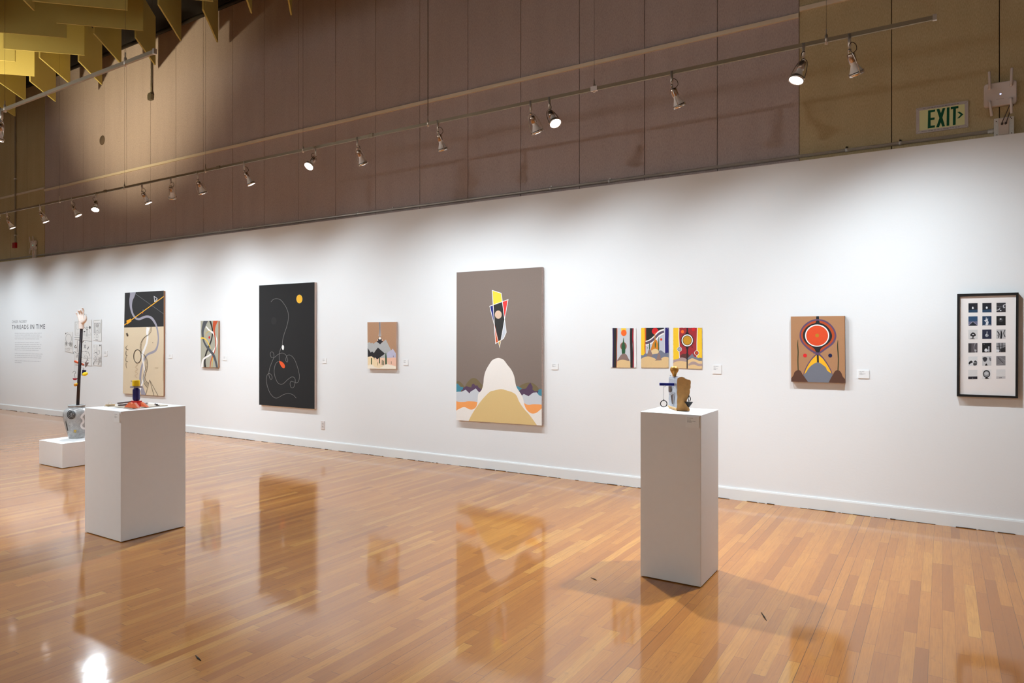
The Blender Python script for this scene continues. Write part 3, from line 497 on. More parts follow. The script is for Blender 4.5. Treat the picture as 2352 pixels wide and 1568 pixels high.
def photo(c, r):
    x0 = (294, 467, 642)[c] - r * 0.6; x1 = x0 + 114; y0 = (250, 414, 580, 747, 912, 1077)[r] - c * 2.5; y1 = y0 + 116
    q = [(x0, y0), (x1, y0 - 2), (x1, y1 - 2), (x0, y1)]; cx, cy = (x0 + x1) / 2, (y0 + y1) / 2
    P = lambda u, v: (x0 + u * 114, y0 + v * 116)
    base = {0: NB, 1: (16, 16, 20), 2: (190, 186, 186), 3: (50, 46, 50), 4: (205, 202, 202), 5: (222, 218, 216)}[r]; L = []
    wh = (225, 225, 228); gy = (120, 116, 120); bk = (26, 24, 28)
    k = (r, c)
    if k in ((0, 0), (0, 1)): base = (18, 20, 32); L = [('p', TB, [P(0, .72), P(1, .66), P(1, 1), P(0, 1)]), ('e', wh, *P(.48, .5), 12, 15)] + ([('e', bk, *P(.6, .42), 7, 8)] if c == 0 else [])
    elif k == (0, 2): base = (44, 40, 46); L = [('l', (150, 148, 152), [P(0, .35), P(1, .5)], 3), ('s', (200, 198, 202), [P(1, .15) + (10,), P(.75, .3) + (12,), P(.85, .55) + (14,)]), ('s', (190, 188, 192), [P(0, .8) + (10,), P(.3, .7) + (12,), P(.38, .5) + (4,)]), ('e', wh, *P(.46, .82), 9, 8)]
    elif k == (1, 0): base = (40, 76, 112); L = [('p', (110, 110, 138), [P(0, .55), P(1, .5), P(1, 1), P(0, 1)]), ('p', (16, 24, 40), [P(.05, 1), P(.42, .62), P(.56, .62), P(.97, 1)]), ('l', (200, 190, 200), [P(0, .92), P(.42, .6)], 3), ('l', (200, 190, 200), [P(1, .92), P(.56, .6)], 3), ('e', (150, 150, 170), *P(.5, .56), 6, 5)]
    elif k == (1, 1): base = (26, 54, 84); L = [('b', wh, [P(.35, .95), P(.4, .65), P(.2, .45), P(.35, .4), P(.42, .08), P(.5, .35), P(.62, .2), P(.6, .5), P(.68, .6), P(.58, .95)]), ('s', bk, [P(.45, .5) + (5,), P(.5, .65) + (5,)]), ('l', (190, 190, 196), [P(.05, .96), P(.9, .92)], 6)]
    elif k == (1, 2): L = [('e', (60, 58, 62), *P(.5, .4), 28, 26), ('e', wh, *P(.46, .32), 11, 9)]
    elif k == (2, 0): base = (214, 210, 208); L = [('b', bk, [P(.22, .5), P(.45, .28), P(.7, .35), P(.82, .6), P(.6, .72), P(.55, .92), P(.45, .9), P(.42, .7), P(.25, .65)]), ('e', wh, *P(.52, .5), 13, 6), ('p', (60, 58, 58), [P(.1, 1), P(.3, .9), P(.7, .93), P(.7, 1)])]
    elif k == (2, 1): base = (36, 38, 62); L = [('b', (170, 168, 172), [P(.3, .6), P(.45, .45), P(.48, .2), P(.58, .22), P(.56, .45), P(.7, .6), P(.55, .78), P(.4, .76)]), ('b', wh, [P(.35, .55), P(.45, .45), P(.46, .62)])]
    elif k == (2, 2): L = [('s', bk, [P(.1, .2) + (10,), P(.3, .5) + (14,), P(.2, .9) + (8,)]), ('s', bk, [P(.5, .1) + (8,), P(.55, .5) + (22,), P(.5, 1) + (20,)]), ('s', bk, [P(.95, .05) + (8,), P(.8, .4) + (10,), P(.95, .8) + (12,)]), ('s', gy, [P(.05, .6) + (6,), P(.4, .75) + (6,)])]
    elif k == (3, 0): base = (92, 86, 90); L = [('p', (60, 56, 60), [P(0, 0), P(.35, 0), P(.3, 1), P(0, 1)]), ('s', (170, 166, 170), [P(.75, 0) + (8,), P(.62, .5) + (5,), P(.8, 1) + (10,)]), ('e', (190, 188, 190), *P(.78, .75), 13, 11)]
    elif k == (3, 1): base = (16, 16, 20); L = [('b', wh, [P(.25, .85), P(.3, .62), P(.5, .6), P(.6, .82), P(.45, .92)]), ('e', wh, *P(.72, .42), 8, 8), ('p', (200, 198, 202), [P(.68, .45), P(.76, .45), P(.8, .9), P(.62, .9)]), ('e', gy, *P(.2, .12), 8, 5)]
    elif k == (3, 2): base = (150, 148, 150); L = [('l', bk, [P(.3, 0), P(.35, 1)], 9), ('l', bk, [P(.62, 0), P(.6, 1)], 9), ('l', bk, [P(0, .4), P(1, .3)], 7), ('p', (46, 44, 46), [P(.4, .65), P(1, .4), P(1, 1), P(.45, 1)]), ('p', wh, [P(0, .7), P(.35, .75), P(.3, .95), P(0, .95)])]
    elif k == (4, 0): base = (222, 220, 220); L = [('b', bk, [P(.05, .65), P(.3, .42), P(.5, .6), P(.3, .7), P(.1, .85)]), ('b', (60, 58, 60), [P(.55, .7), P(.75, .4), P(.97, .6), P(.9, .9), P(.6, .95)]), ('l', wh, [P(.6, .65), P(.95, .68)], 5)]
    elif k == (4, 1): L = [('b', (60, 58, 62), [P(.05, .2), P(.3, .05), P(.55, .2), P(.45, .5), P(.2, .55)]), ('b', bk, [P(.3, 1), P(.45, .75), P(.58, 1)]), ('b', gy, [P(.75, .1), P(.95, .2), P(.95, .5), P(.8, .4)])]
    elif k == (4, 2): base = (126, 122, 124); L = [('l', (70, 66, 70), [P(.2, .15), P(.85, .85)], 8), ('l', (160, 156, 158), [P(.1, .9), P(.9, .75)], 5), ('l', (160, 156, 158), [P(.4, .1), P(.95, .5)], 5)]
    elif k == (5, 0): L = [('p', (44, 38, 46), [P(0, .72), P(1, .7), P(1, 1), P(0, 1)]), ('e', wh, *P(.5, .88), 4, 4)]
    elif k == (5, 1): base = (228, 224, 222); L = [('e', bk, *P(.48, .45), 45, 48), ('e', (150, 148, 150), *P(.48, .46), 34, 36), ('e', (200, 198, 198), *P(.46, .4), 26, 20), ('p', bk, [P(.25, .98), P(.42, .85), P(.58, .85), P(.8, .98)])]
    elif k == (5, 2): L = [('p', (196, 190, 190), [P(0, .74), P(1, .72), P(1, 1), P(0, 1)]), ('p', (70, 66, 70), [P(.3, .86), P(.62, .84), P(.62, .89), P(.3, .9)])]
    mb = MB(); pts = [mpl(*T10(*p), 0) for p in q]; mb.hexa([p + Vector((0, 0.0006, 0)) for p in pts], pts, paint(base))
    draw(mb, L, T10, q, mpl); mb.build('photograph', root, recalc=False)
for r in range(6):
    for c in range(3): photo(c, r)
gm = bpy.data.materials.new('picture_glass'); gm.use_nodes = True; nt = gm.node_tree; nt.nodes.remove(nt.nodes['Principled BSDF'])
fr_ = nt.nodes.new('ShaderNodeFresnel'); fr_.inputs[0].default_value = 1.35; tr_ = nt.nodes.new('ShaderNodeBsdfTransparent'); gl_ = nt.nodes.new('ShaderNodeBsdfGlossy'); gl_.inputs['Roughness'].default_value = 0.02; mx_ = nt.nodes.new('ShaderNodeMixShader')
nt.links.new(fr_.outputs[0], mx_.inputs[0]); nt.links.new(tr_.outputs[0], mx_.inputs[1]); nt.links.new(gl_.outputs[0], mx_.inputs[2]); nt.links.new(mx_.outputs[0], nt.nodes['Material Output'].inputs[0])
tag(MB().add([Vector((p.x, -0.036, p.z)) for p in FI], [[0, 1, 2, 3]], gm).build('glass_pane', root, recalc=False), 'clear glass pane')
# ------------------------------------------------------------------ line drawings on paper
TD = crop(140, 700, 9.8); DG = (124, 121, 120); DB = (46, 44, 46); DL = (176, 172, 169)
gd = 'ink drawings on paper pinned in a cluster'
DPAP = mat((233, 230, 226), 0.85, key='drawing_paper')
def scribble(x0, y0, x1, y1, n, seed, w_=4, c=DG):
    r = random.Random(seed); out = []
    for i in range(n):
        p = [(r.uniform(x0, x1), r.uniform(y0, y1)) for _ in range(3)]; out.append(('s', c, [q + (w_,) for q in p]))
    return out
lay = [('o', DG, 172, 760, 66, 104, 6), ('e', DB, 108, 645, 9, 17), ('s', DB, [(130, 635, 5), (140, 625, 7), (148, 632, 4)])] + scribble(88, 820, 140, 935, 9, 4) + scribble(190, 830, 250, 935, 9, 5) + [('l', DL, [(98, 975), (255, 970)], 4), ('l', DL, [(130, 988), (192, 988), (192, 1022), (130, 1022)], 4, True), ('l', DL, [(98, 960), (98, 1040)], 4), ('s', DL, [(105, 1045, 3), (150, 1052, 3), (210, 1048, 3)]), ('s', DL, [(140, 870, 4), (165, 880, 4), (190, 872, 4)])]
sheet('ink_drawing', 'leftmost ink drawing sheet of the cluster, showing one big empty oval ring', TD, [(84, 608), (262, 606), (262, 1082), (86, 1050)], DPAP, lay, gd, 'drawing', False, 1.0, seed=4)
lay = [('l', DG, [(450, 388), (320, 388), (320, 684), (450, 684)], 5), ('o', DL, 380, 490, 38, 68, 5), ('l', DL, [(352, 630), (400, 630)], 5), ('l', DL, [(352, 648), (405, 648)], 4), ('l', DG, [(300, 735), (420, 733)], 8), ('s', DG, [(520, 490, 5), (545, 522, 8), (590, 512, 6), (640, 508, 5)]), ('e', DB, 652, 508, 16, 34), ('e', DB, 530, 602, 20, 12), ('l', DG, [(582, 480), (575, 705)], 5), ('l', DG, [(600, 500), (598, 700)], 5), ('l', DL, [(572, 705), (605, 700)], 4), ('l', DG, [(510, 678), (575, 678)], 6), ('l', DG, [(605, 678), (682, 675)], 6), ('l', DL, [(628, 545), (664, 650)], 5), ('l', DL, [(505, 668), (545, 632)], 5), ('l', DL, [(655, 530), (688, 570)], 4), ('e', DG, 585, 555, 16, 14), ('l', DL, [(530, 720), (660, 735)], 3), ('l', DL, [(530, 755), (640, 770)], 3)]
sheet('ink_drawing', 'upper middle ink drawing sheet behind the raised white hand, with a black oval', TD, [(298, 365), (688, 330), (690, 818), (300, 770)], DPAP, lay, gd, 'drawing', False, 1.0, seed=5)
lay = [('l', DG, [(752, 408), (880, 406), (878, 634), (752, 634)], 8, True), ('l', DG, [(782, 408), (782, 634)], 6), ('l', DG, [(846, 408), (846, 634)], 6), ('l', DG, [(815, 408), (815, 634)], 6), ('o', DG, 815, 462, 23, 40, 8), ('e', DG, 815, 465, 10, 26), ('l', DG, [(815, 560), (790, 600)], 5), ('l', DG, [(815, 560), (842, 600)], 5), ('l', DG, [(745, 668), (770, 665)], 10), ('l', DG, [(795, 665), (832, 662)], 6), ('l', DL, [(795, 678), (834, 678), (834, 738), (795, 738)], 5, True), ('l', DL, [(742, 730), (762, 730)], 5), ('l', DG, [(778, 782), (835, 788)], 9), ('l', DL, [(748, 350), (872, 345)], 8), ('l', DL, [(740, 345), (740, 640)], 5), ('l', DL, [(896, 340), (894, 630)], 5)]
sheet('ink_drawing', 'top right ink drawing sheet of the cluster, a leaf inside a barred rectangle', TD, [(726, 332), (914, 325), (912, 818), (722, 800)], DPAP, lay, gd, 'drawing', False, 1.0, seed=6)
lay = [('l', (196, 182, 178), [(368, 790), (365, 1070)], 12), ('l', DG, [(372, 800), (368, 1060)], 4), ('s', DB, [(335, 905, 8), (312, 925, 9), (315, 960, 9), (345, 965, 8), (348, 940, 6)]), ('l', DB, [(395, 800), (425, 812)], 6), ('l', DB, [(490, 842), (518, 805)], 8), ('e', DB, 545, 838, 8, 7), ('l', DG, [(515, 895), (562, 975)], 9), ('l', DG, [(562, 895), (515, 975)], 9), ('l', DG, [(539, 892), (539, 980)], 6), ('s', DB, [(626, 940, 6), (610, 970, 14), (598, 1002, 12)]), ('l', DB, [(495, 1045), (515, 1045)], 7), ('l', DB, [(530, 1045), (585, 1043)], 7), ('s', DL, [(575, 1100, 8), (590, 1065, 7), (610, 1052, 8)]), ('s', DG, [(612, 1055, 6), (635, 1110, 9), (655, 1160, 7)]), ('l', DG, [(505, 1200), (685, 1195)], 5), ('l', DL, [(505, 1105), (555, 1190)], 5), ('l', DL, [(560, 1120), (505, 1200)], 5), ('s', DG, [(575, 1140, 6), (600, 1175, 8), (590, 1220, 6), (620, 1255, 8)]), ('l', DL, [(320, 1355), (420, 1340)], 5)] + scribble(335, 1110, 390, 1200, 8, 9, 4, DL)
sheet('ink_drawing', 'lower middle ink drawing sheet behind the black pole, with a thick slanted stroke', TD, [(300, 785), (690, 832), (690, 1372), (302, 1345)], DPAP, lay, gd, 'drawing', False, 1.0, seed=7)
lay = [('e', DB, 878, 912, 11, 19), ('o', DL, 747, 930, 13, 24, 4), ('l', DG, [(808, 905), (806, 1000)], 6), ('l', DG, [(812, 1000), (812, 1285)], 7), ('s', DG, [(735, 1105, 4), (765, 1075, 6), (795, 1080, 7), (830, 1112, 6), (868, 1090, 5), (862, 1020, 5)]), ('e', DB, 790, 1070, 9, 10), ('l', DL, [(745, 1060), (770, 1000)], 4), ('e', DG, 855, 1035, 6, 12), ('l', DL, [(730, 1225), (905, 1215)], 4), ('l', DL, [(730, 1280), (905, 1275)], 4)] + scribble(730, 1120, 800, 1360, 9, 21, 4, DL) + scribble(830, 1130, 905, 1360, 9, 22, 4, DL) + [('s', DG, [(738, 1290, 10), (735, 1330, 12), (745, 1350, 8)])]
sheet('ink_drawing', 'lower right ink drawing sheet of the cluster, with a black dot at its upper corner', TD, [(724, 884), (914, 890), (912, 1375), (724, 1362)], DPAP, lay, gd, 'drawing', False, 1.0, seed=8)
# ------------------------------------------------------------------ wall labels (writing too small to read, shown as fine ink lines)
def card(label, quad, Yp=0.0, group='small white wall labels', th=0.006, dens=True):
    """quad in frame pixels on the plane y = Yp (facing the viewer)"""
    P = [onY(*p, Yp - th) for p in quad]; x0 = (P[0].x + P[3].x) / 2; x1 = (P[1].x + P[2].x) / 2; z1 = (P[0].z + P[1].z) / 2; z0 = (P[2].z + P[3].z) / 2
    mb = MB().box(x0, x1, Yp - th, Yp - 0.0003, z0, z1, M_CARD); w_ = x1 - x0; h = z1 - z0; y = Yp - th - 0.0003; r = random.Random(int(abs(x0) * 100))
    for i, (v, l) in enumerate(((0.84, 0.42), (0.66, 0.2), (0.57, 0.5), (0.48, 0.28))):
        xx = x0 + 0.13 * w_
        while xx < x0 + (0.13 + l) * w_:
            ll = r.uniform(0.05, 0.12) * w_; mb.add([(xx, y, z0 + (v - 0.016) * h), (xx + ll, y, z0 + (v - 0.016) * h), (xx + ll, y, z0 + (v + 0.016) * h), (xx, y, z0 + (v + 0.016) * h)], [[0, 1, 2, 3]], M_INK); xx += ll + 0.02 * w_
    return tag(mb.build('wall_label', org=((x0 + x1) / 2, Yp - th / 2, z0), recalc=False), label, 'label card', group)
card('small white label card right of the square orange disc painting', [(1971, 850.5), (1996.5, 850), (1996, 869), (1971, 868.5)])
card('small white label card right of the three pinned paper sheets', [(1637, 838.5), (1657, 837.5), (1657, 858.5), (1636, 858)])
card('small white label card right of the largest brown painting', [(1266.5, 834.5), (1281.5, 834), (1281.5, 849), (1266, 848)])
card('small white label card right of the small mountain painting', [(926, 826), (937, 825), (937, 839), (925.5, 838.5)])
card('small white label card right of the large charcoal painting', [(740, 822.5), (749.5, 822), (749.5, 834), (740, 834)])
card('small white label card right of the narrow ribbon painting', [(512.5, 818), (520.8, 817), (520.8, 827.5), (513, 827.5)])
card('small white label card right of the black and tan painting', [(387.5, 813.5), (395, 813), (395, 823), (387.5, 822.5)])
card('small white label card right of the ink drawings cluster', [(239, 806), (246, 805.5), (246, 818), (239, 817)])
# pedestal labels
PR = (-1.660, -1.265, -2.469, -2.079, 1.067); PL = (-5.776, -5.250, -3.858, -3.335, 0.988)
card('label card on the front of the tall slim pedestal below the gold bulb sculpture', [(1574.3, 955), (1606, 957), (1605.5, 983), (1574, 981)], PR[2], 'label cards on the pedestals', 0.004)
card('label card on the left face of the wide pedestal below the yellow topped sculpture', [(261.5, 947), (275, 949), (274.3, 970.5), (261.5, 968.5)], PL[2], 'label cards on the pedestals', 0.004)
# ------------------------------------------------------------------ exhibition title in vinyl letters
def text_mesh(txt, mb, m, x0, x1, z0, z1, y, bold=0.0, space=1.0):
    cu = bpy.data.curves.new('t', 'FONT'); cu.body = txt; cu.offset = bold; cu.space_character = space; cu.resolution_u = 3
    o = bpy.data.objects.new('t', cu); COL.objects.link(o); dg = bpy.context.evaluated_depsgraph_get(); me = bpy.data.meshes.new_from_object(o.evaluated_get(dg))
    xs = [v.co.x for v in me.vertices]; ys = [v.co.y for v in me.vertices]; a, b, c, d = min(xs), max(xs), min(ys), max(ys)
    mb.add([(x0 + (v.co.x - a) / (b - a) * (x1 - x0), y, z0 + (v.co.y - c) / (d - c) * (z1 - z0)) for v in me.vertices], [list(p.vertices) for p in me.polygons], m)
    bpy.data.objects.remove(o); bpy.data.curves.remove(cu); bpy.data.meshes.remove(me)
TT = crop(15, 720, 13.07)
a, b_ = onY(*TT(163, 462)), onY(*TT(1155, 328)); zt = onY(*TT(163, 340)).z; zb = onY(*TT(163, 467)).z
root = empty('exhibition_title', ((a.x + b_.x) / 2, -0.001, onY(*TT(250, 1475)).z), 'black vinyl exhibition title and grey paragraphs on the far left of the wall', 'wall text')
BV = mat((34, 32, 40), 0.6, key='black_vinyl'); NVN = mat((112, 110, 116), 0.6, key='grey_vinyl')
for word, u0, u1, nm, lb, m_, bo, za_, zb_2 in (('THREADS', 163, 657, 'title_word', 'bold black lettering', BV, 0.0, zb, zt), ('IN', 712, 830, 'title_word', 'bold black lettering', BV, 0.0, zb, zt), ('TIME', 888, 1155, 'title_word', 'bold black lettering', BV, 0.0, zb, zt),
        ('CHASE', 165, 312, 'name_word', 'thin grey lettering', NVN, -0.006, 282, 207), ('R.', 324, 358, 'name_word', 'thin grey lettering', NVN, -0.006, 282, 207), ('McCURDY', 386, 605, 'name_word', 'thin grey lettering', NVN, -0.006, 282, 207)):
    if za_ == 282: za_, zb_2 = onY(*TT(165, 282)).z, onY(*TT(165, 207)).z
    mb = MB(); text_mesh(word, mb, m_, onY(*TT(u0, 300)).x, onY(*TT(u1, 300)).x, za_, zb_2, -0.0008, bo, 1.22 if m_ is BV else 1.0); o = tag(mb.build(nm, root, recalc=False), lb); o['kind'] = 'stuff'
rnd = random.Random(5); GV = mat((172, 170, 172), 0.7, key='grey_vinyl_small')
xl = onY(*TT(250, 900)).x
for lines in ([(587, 1055), (643, 1000), (698, 1068), (755, 985)], [(862, 985), (920, 1045), (975, 1025), (1030, 1035), (1085, 975)], [(1190, 1080), (1248, 1045), (1303, 1040)], [(1405, 1015), (1460, 450)]):
    mb = MB()
    for ly, rx in lines:
        z = onY(*TT(250, ly)).z; xr = onY(*TT(rx, ly)).x; x = xl; h = 0.016
        while x < xr - 0.01:
            l = min(rnd.choice((0.05, 0.08, 0.11, 0.14, 0.18)), xr - x); u = x
            while u < x + l:                                     # letter-like strokes
                hh = h * rnd.choice((0.55, 0.55, 0.6, 0.9)); mb.add([(u, -0.0008, z - h / 2), (u + 0.007, -0.0008, z - h / 2), (u + 0.007, -0.0008, z - h / 2 + hh), (u, -0.0008, z - h / 2 + hh)], [[0, 1, 2, 3]], GV); u += 0.0125
            x += l + 0.022
    tag(mb.build('paragraph', root, recalc=False), 'small grey text lines', kind='stuff')
#@@END
#@@FIXTURES
# ------------------------------------------------------------------ lighting tracks
YT, ZT = -1.44, 3.628; YT2, ZT2 = -3.86, 3.603
def tx(px, Y=YT): return onY(px, 400, Y).x                     # x of a picture column on the track's own line
def make_track(label, x0, x1, Y, Z, hangers, joints, ends):
    root = empty('lighting_track', ((x0 + x1) / 2, Y, Z), label, 'light track')
    mb = MB().box(x0, x1, Y - 0.006, Y + 0.006, Z - 0.013, Z + 0.013, M_TRACK).box(x0, x1, Y - 0.009, Y + 0.009, Z - 0.016, Z - 0.012, M_TRACK)
    mb.build('rail', root)
    for e in ends: MB().box(e - 0.012, e + 0.012, Y - 0.011, Y + 0.011, Z - 0.02, Z + 0.018, M_STEEL).build('end_cap', root)
    for hx, r in hangers:
        h = MB().lathe([(0, -0.03), (0.0105, -0.03), (0.0105, 0.035), (0.004, 0.04), (0.004, 0.075), (0, 0.075)], (hx, Y, Z), (0, 0, 1), M_STEEL, 14).build('hanger', root)
        MB().tube([(hx, Y, Z + 0.07), (hx, Y, ZC)], r, M_WIRE, 6).build('cable', h)
    for jx, m in joints: bevel(MB().box(jx - 0.03, jx + 0.03, Y - 0.013, Y + 0.013, Z - 0.021, Z + 0.02, m).build('joint', root), 0.003)
    return root
make_track('long light track running the whole length of the white wall', -19.5, tx(2147), YT, ZT,
           [(tx(p), 0.0035 if p == 983 else 0.001) for p in (1898, 1365, 983, 696, 472, 286, 137)] + [(-14.6, 0.001), (-16.4, 0.001), (-18.3, 0.001)],
           [(tx(1365), M_PLAST), (tx(853), M_TRACK), (tx(502), M_TRACK), (tx(242), M_TRACK), (tx(45), M_TRACK)], [tx(2147)])
xe = onY(355, 120, YT2).x
make_track('shorter light track hanging in front, cut off at the upper left edge', -19.5, xe, YT2, ZT2, [(onY(288, 140, YT2).x, 0.001), (-7.16, 0.001), (-9.3, 0.001), (-11.4, 0.001)], [], [xe])
# ------------------------------------------------------------------ track spotlights
def lamp_parts():
    L = {}
    AX = Vector((0, 0, 1))                                          # local beam axis
    L['stem'] = MB().lathe([(0, 0.115), (0.0115, 0.115), (0.0115, 0.028), (0.006, 0.022), (0.006, -0.004), (0, -0.004)], (0, 0, 0), (0, 0, 1), M_STEEL, 16)
    m = MB().lathe([(0, -0.008), (0.011, -0.008), (0.011, 0.008), (0, 0.008)], (0, 0, 0), (1, 0, 0), M_CHROME, 14)
    m.tube(smooth_path([(0.0, 0, 0.0), (0.03, 0, 0.02), (0.050, 0, 0.09), (0.056, 0, 0.166)], 6), 0.0036, M_CHROME, 8); m.tube(smooth_path([(0.0, 0, 0.0), (-0.03, 0, 0.02), (-0.050, 0, 0.09), (-0.056, 0, 0.166)], 6), 0.0036, M_CHROME, 8)
    for s in (-1, 1): m.sphere((s * 0.056, 0, 0.166), 0.007, M_CHROME, n=8)
    L['bracket'] = m
    L['socket'] = MB().lathe([(0, 0.022), (0.022, 0.022), (0.026, 0.027), (0.026, 0.082), (0.021, 0.084), (0, 0.084)], (0, 0, 0), AX, M_SOCK, 20)
    L['bulb'] = MB().lathe([(0.02, 0.08), (0.02, 0.098), (0.024, 0.108), (0.036, 0.135), (0.0455, 0.155), (0.0475, 0.165), (0.0475, 0.172)], (0, 0, 0), AX, M_BULB, 24)
    L['ring'] = MB().lathe([(0.049, 0.152), (0.051, 0.152), (0.051, 0.176), (0.0485, 0.176), (0.0485, 0.153)], (0, 0, 0), AX, M_CHROME, 28)
    L['lens'] = MB().lathe([(0.0473, 0.171), (0.036, 0.1745), (0.02, 0.1765), (0, 0.1772)], (0, 0, 0), AX, M_GLOW, 24)
    L['cable'] = MB().tube(smooth_path([(0, 0.008, -0.03), (0, 0.03, -0.045), (0, 0.05, -0.02), (0, 0.046, 0.012), (0, 0.02, 0.026)], 6), 0.0028, M_DARKM, 6)
    return L
PROTO = {k: None for k in ('stem', 'bracket', 'socket', 'bulb', 'ring', 'lens', 'cable')}
_lp = lamp_parts()
def spotlight(x, Y, Z, target, power, label, group, col=LAMP_COL, size=117, blend=1.0, roll=0.0):
    p = Vector((x, Y, Z - 0.105)); d = (Vector(target) - p).normalized(); q = d.to_track_quat('Z', 'Y') @ Quaternion((0, 0, 1), roll)
    root = empty('track_spotlight', p, label, 'spotlight', group)
    for k in PROTO:
        if PROTO[k] is None: o = _lp[k].build(k); PROTO[k] = o
        else: o = PROTO[k].copy(); COL.objects.link(o)
        o.parent = root; o.location = (0, 0, 0)
        if k != 'stem': o.rotation_mode = 'QUATERNION'; o.rotation_quaternion = q
        if k == 'lens': o['label'] = 'glowing white lens'
    ld = bpy.data.lights.new('spot_beam', 'SPOT'); ld.energy = power; ld.spot_size = math.radians(size); ld.spot_blend = blend; ld.shadow_soft_size = 0.04; ld.color = col
    lo = bpy.data.objects.new('spot_beam', ld); COL.objects.link(lo); lo.parent = root; lo.location = d * 0.185; lo.rotation_mode = 'QUATERNION'; lo.rotation_quaternion = d.to_track_quat('-Z', 'Y')
    return root
gl = 'spotlights on the long track'
WT = lambda px, py: (onY(px, py).x, 0.0, AIM_Z)
LAMPS = [  # track column, target, power factor, label
 (1951, WT(2265, 770), 1.3, 'spotlight nearest the right end of the long track, white bulb with its lens hidden'),
 (1846, (-1.45, -2.28, 1.15), 1.15, 'brightest right hand spotlight, glaring toward the slim pedestal'),
 (1543, WT(1878, 770), 0.8, 'spotlight between the two glaring right hand lamps, tilted down right'),
 (1262, (-1.47, -2.25, 1.15), 1.15, 'glaring spotlight close beside a tilted dim one, right of the vertical power rod'),
 (1219, WT(1510, 780), 1.0, 'dim tilted spotlight with a wide cable loop beside a glaring one'),
 (1006, WT(1215, 740), 1.0, 'spotlight just right of the vertical power rod, above the largest painting'),
 (821, WT(1070, 760), 0.9, 'first spotlight to the left of the vertical power rod, unlit looking'),
 (725, (-5.5, -3.6, 1.0), 1.15, 'glaring spotlight above the large charcoal painting'),
 (561, WT(880, 770), 0.9, 'spotlight between the charcoal painting and the ribbon painting, lens edge glowing'),
 (454, WT(690, 740), 0.75, 'spotlight with wide chrome ring above the narrow ribbon painting'),
 (392, WT(480, 770), 0.65, 'only spotlight tilted down to the left'),
 (326, (-8.35, 0.0, AIM_Z), 0.7, 'spotlight above the black and tan painting, tilted down right with dark bracket'),
 (221, (-9.06, -2.35, 0.8), 1.1, 'glaring round faced spotlight above the white raised hand'),
 (165, (-9.95, 0.0, AIM_Z), 0.9, 'glowing spotlight tilted right, next on the left of the glaring one above the raised hand'),
 (92, (-11.35, 0.0, AIM_Z), 0.95, 'small spotlight just left of the olive panel edge'),
 (16, (-12.6, 0.0, AIM_Z), 1.0, 'small glowing spotlight left of the thin vertical conduit'),
 (-1, (-16.9, -2.4, 0.9), 1.0, 'spotlight half cut off by the left edge at the long track'),
]
for i, (px, tg, pw, lb) in enumerate(LAMPS):
    wall = abs(tg[1]) < 0.01
    spotlight(tx(px), YT, ZT, tg, (P_WALL if wall else P_OBJ) * pw, lb, gl, roll=(0.6, -0.4, 0.9, 0.2, -0.8)[i % 5])
for x, t in ((-14.6, (-14.2, 0, AIM_Z)), (-16.2, (-15.9, 0, AIM_Z)), (-18.0, (-17.6, 0, AIM_Z))):
    spotlight(x, YT, ZT, t, P_WALL, 'spotlight on the long track beyond the left edge', 'spotlights beyond the left edge')
spotlight(onY(4, 262, YT2).x, YT2, ZT2, (-7.9, -4.3, 0.2), P_OBJ * 0.6, 'large glaring spotlight at the upper left edge on the shorter track', 'spotlights on the shorter track')
for i, x in enumerate((-8.0, -8.9, -10.6, -12.6)):  # first one lights the hand; the other three are added, unseen ambient fill
    spotlight(x, YT2, ZT2, [(-9.06, -2.35, 1.5), (-7.4, -4.6, 0.0), (-11.0, -2.6, 0.0), (-13.5, -2.6, 0.0)][i], P_OBJ * 0.7, 'unseen spotlight on the shorter track beyond the left edge', 'spotlights on the shorter track beyond the left edge', size=90)
make_track('light track beyond the left edge, parallel to the others', -19.5, -7.6, -6.28, ZT2, [(-8.2, 0.001), (-12.0, 0.001)], [], [-7.6])
spotlight(-8.7, -6.28, ZT2, (-5.5, -3.9, 0.7), P_OBJ * 1.25, 'spotlight beyond the left edge aimed at the wide pedestal', None)
# added fill: unseen track behind the viewer, opposite wall bounces its light back
make_track('added unseen light track behind the viewer by the opposite wall', -16.0, 3.5, -9.6, ZT, [(x, 0.001) for x in (-15, -10, -5, 0)], [], [-16.0, 3.5])
for x in (-15, -12.5, -10, -7.5, -5, -2.5, 0, 2.5):
    spotlight(x, -9.6, ZT, (x - 0.2, YB, 3.2), P_FILL, 'added fill spotlight aimed at the opposite wall behind the viewer', 'added fill spotlights behind the viewer', size=150)
# warm floodlight on the shorter track beyond the left edge, aimed up at the ceiling baffles
WP = Vector((-12.2, YT2, ZT2 + 0.17)); WTG = Vector((-12.1, -1.0, 5.8)); wd = (WTG - WP).normalized()
root = empty('flood_lamp', WP, 'warm floodlight on the shorter track, aimed up at the ceiling baffles', 'floodlight')
MB().lathe([(0, -0.16), (0.05, -0.16), (0.055, -0.05), (0.09, 0.0), (0.09, 0.01), (0.084, 0.0)], WP, wd, M_DARKM, 24).build('housing', root)
MB().lathe([(0.084, -0.002), (0, -0.002)], WP, wd, emis('warm_glow', (255, 205, 130), 15.0), 24).build('lens', root)
MB().tube([WP - wd * 0.06, (WP.x, YT2, ZT2 - 0.02)], 0.008, M_DARKM, 8).build('stem', root)
ld = bpy.data.lights.new('flood_beam', 'SPOT'); ld.energy = P_WARM; ld.spot_size = math.radians(78); ld.spot_blend = 1.0; ld.shadow_soft_size = 0.06; ld.color = WARM_COL
lo = bpy.data.objects.new('flood_beam', ld); COL.objects.link(lo); lo.parent = root; lo.location = wd * 0.03; lo.rotation_mode = 'QUATERNION'; lo.rotation_quaternion = wd.to_track_quat('-Z', 'Y')
